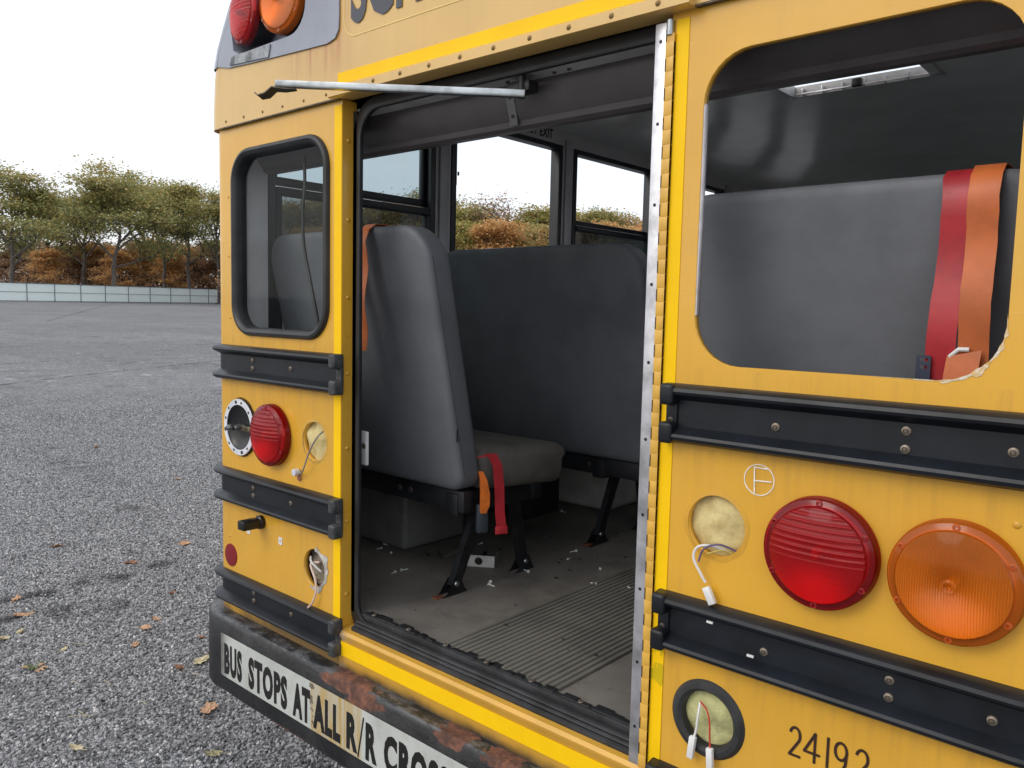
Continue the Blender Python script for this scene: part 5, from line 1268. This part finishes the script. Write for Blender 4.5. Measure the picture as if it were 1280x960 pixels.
# ------------------------------------------------------------------ fallen leaves, weeds
def undergrowth():
    rnd = random.Random(9); v = []; f = []; tint = []
    for i in range(26000):
        px = rnd.uniform(-130, 330); Z = rnd.uniform(108, 122)
        x, y, z = px_point(px, Z); hmax = 3.4+1.3*noise.noise(Vector((px*.03, 0, 0)))+.8*noise.noise(Vector((px*.11, 3, 0)))
        p = Vector((x, y, z+hmax*rnd.random()**1.3)); u = Vector((rnd.gauss(0, 1), rnd.gauss(0, 1), rnd.gauss(0, .6))).normalized(); w = u.orthogonal().normalized(); ls = rnd.uniform(.09, .2); i0 = len(v)
        v += [p-u*ls, p-w*ls*.6, p+u*ls, p+w*ls*.6]; f.append((i0, i0+1, i0+2, i0+3)); tint.append(max(0, min(1, .5+.5*noise.noise(Vector((px*.05, Z*.1, 0)))+rnd.uniform(-.3, .3))))
    me = bpy.data.meshes.new('undergrowth'); me.from_pydata([tuple(a) for a in v], [], f); at = me.attributes.new('tint', 'FLOAT', 'FACE'); at.data.foreach_set('value', tint)
    o = link('undergrowth', me, None, L_brown); tag(o, 'low brown brush filling the ground behind the pale fence', None, None, 'stuff')
undergrowth()
def leaf_mesh(seed, size):
    rnd = random.Random(seed); pts = []; n = 44
    for i in range(n):
        a = 2*pi*i/n; lob = .62+.30*abs(cos(a*3.5+seed))+.10*sin(a*9+seed)
        ex = 1.25 if abs(a-pi) > 2.4 else 1
        pts.append(Vector((cos(a)*lob*ex, sin(a)*lob*.72, 0))*size/2)
    b = BM(); c = b.b.verts.new((0, 0, .002)); mid = [b.b.verts.new(Vector((p.x*.5, p.y*.5, .004+.010*noise.noise(Vector((p.x*40, p.y*40, seed)))))) for p in pts]
    out = [b.b.verts.new(Vector((p.x, p.y, .006+.16*p.length**2/size*rnd.uniform(.3, 1.6)+.020*max(0, noise.noise(Vector((p.x*25, p.y*25, seed+5))))))) for p in pts]
    for i in range(n):
        j = (i+1) % n; b.b.faces.new((c, mid[i], mid[j])); b.b.faces.new((mid[i], out[i], out[j], mid[j]))
    b.tube([(-size*.85, 0, .010), (-size*.5, .002, .006), (0, 0, .005), (size*.5, 0, .009)], [.0012, .0010, .0012, .0005], 5)
    return b
M_leaft = mat('tan_dry_leaf', (.50, .30, .17), .7, var=.15, vs=30, bump=.5, bs=150)
M_leafp = mat('pale_dry_leaf', (.55, .48, .30), .7, var=.15, vs=30, bump=.5, bs=150)
M_leafb = mat('brown_dry_leaf', (.26, .12, .055), .7, var=.2, vs=30, bump=.5, bs=150)
M_leafg = mat('olive_dry_leaf', (.33, .30, .16), .7, var=.2, vs=30, bump=.5, bs=150)
LV = [((261, 890), .10, M_leaft, 'large tan oak leaf on the gravel beside the bottom left of the bumper'), ((252, 829), .085, M_leafp, 'pale yellowish leaf on the gravel touching the corner of the bumper'), ((224, 838), .055, M_leafb, 'curled brown leaf just left of the pale yellowish one'),
      ((28, 772), .09, M_leaft, 'tan leaf at the far left, lower of two beside the dark streak'), ((20, 752), .08, M_leaft, 'tan leaf at the far left, upper of two beside the dark streak'), ((26, 792), .05, M_leafp, None), ((182, 788), .075, M_leaft, None), ((196, 777), .07, M_leaft, None), ((169, 809), .05, M_leaft, None), ((80, 815), .045, M_leafp, None),
      ((231, 682), .09, M_leaft, None), ((164, 706), .08, M_leafb, None), ((72, 685), .08, M_leafb, None), ((96, 939), .06, M_leafp, 'small yellowish leaf on the gravel near the bottom edge of the picture'), ((4, 802), .06, M_leafp, None), ((215, 744), .05, M_leafb, None), ((268, 946), .06, M_leafg, 'small green leaf on the gravel below the bumper'), ((252, 800), .03, M_leafb, None), ((120, 560), .09, M_leafb, None), ((222, 600), .07, M_leaft, None)]
for i, ((px, py), sz, m, lab) in enumerate(LV):
    p = gpx(px, py); b = leaf_mesh(i+1, sz); o = b.build('fallen_leaf', m, None); o.location = (p.x, p.y, gz(p.x, p.y)+.008); o.rotation_euler = (random.uniform(-.15, .15), random.uniform(-.15, .15), random.uniform(0, 6.28))
    if lab: tag(o, lab, 'leaf', 'dry leaves on the gravel')
    elif m in (M_leaft, M_leafp): tag(o, 'small pale dry leaf lying on the open gravel left of the bus', 'leaf', 'small pale leaves on the gravel')
    else: tag(o, 'small brown dry leaf lying on the open gravel left of the bus', 'leaf', 'small brown leaves on the gravel')
p = gpx(42, 838); wd = empty('weed', (p.x, p.y, gz(p.x, p.y)), 'small weed sprouting among dry leaf scraps in the gravel', 'weed')
b = BM(); rnd = random.Random(5)
for k in range(22):
    a = rnd.uniform(0, 6.28); l = rnd.uniform(.02, .05); b.ribbon([(0, 0, 0), (cos(a)*l*.5, sin(a)*l*.5, l*.6), (cos(a)*l, sin(a)*l, l*.5)], [.002, .005, .001], .0004, (-sin(a), cos(a), 0))
b.build('blades', mat('weed_green', (.12, .16, .05), .6), wd)
b = BM()
for k in range(5):
    a = rnd.uniform(0, 6.28); b.ribbon([(cos(a)*.02, sin(a)*.02, .008), (cos(a)*.04, sin(a)*.04, .016), (cos(a)*.06, sin(a)*.06, .010)], [.004, .02, .004], .0006, (-sin(a), cos(a), 0))
b.build('dry_scraps', M_leaft, wd)
for k, (px, py, l) in enumerate(((92, 808, .07), (130, 854, .06), (98, 892, .07), (84, 900, .09), (88, 855, .05), (176, 880, .05), (240, 845, .05))):
    p = gpx(px, py); a = rnd.uniform(-.5, 1.2); b = BM(); b.tube([(0, 0, 0), (cos(a)*l*.5, sin(a)*l*.5, .004), (cos(a)*l, sin(a)*l, .001)], .0012, 5); o = b.build('straw_stalk', M_leafp); o.location = (p.x, p.y, gz(p.x, p.y)+.012)
    tag(o, 'thin pale straw stalk lying on the gravel', 'stalk', 'straw stalks on the gravel')
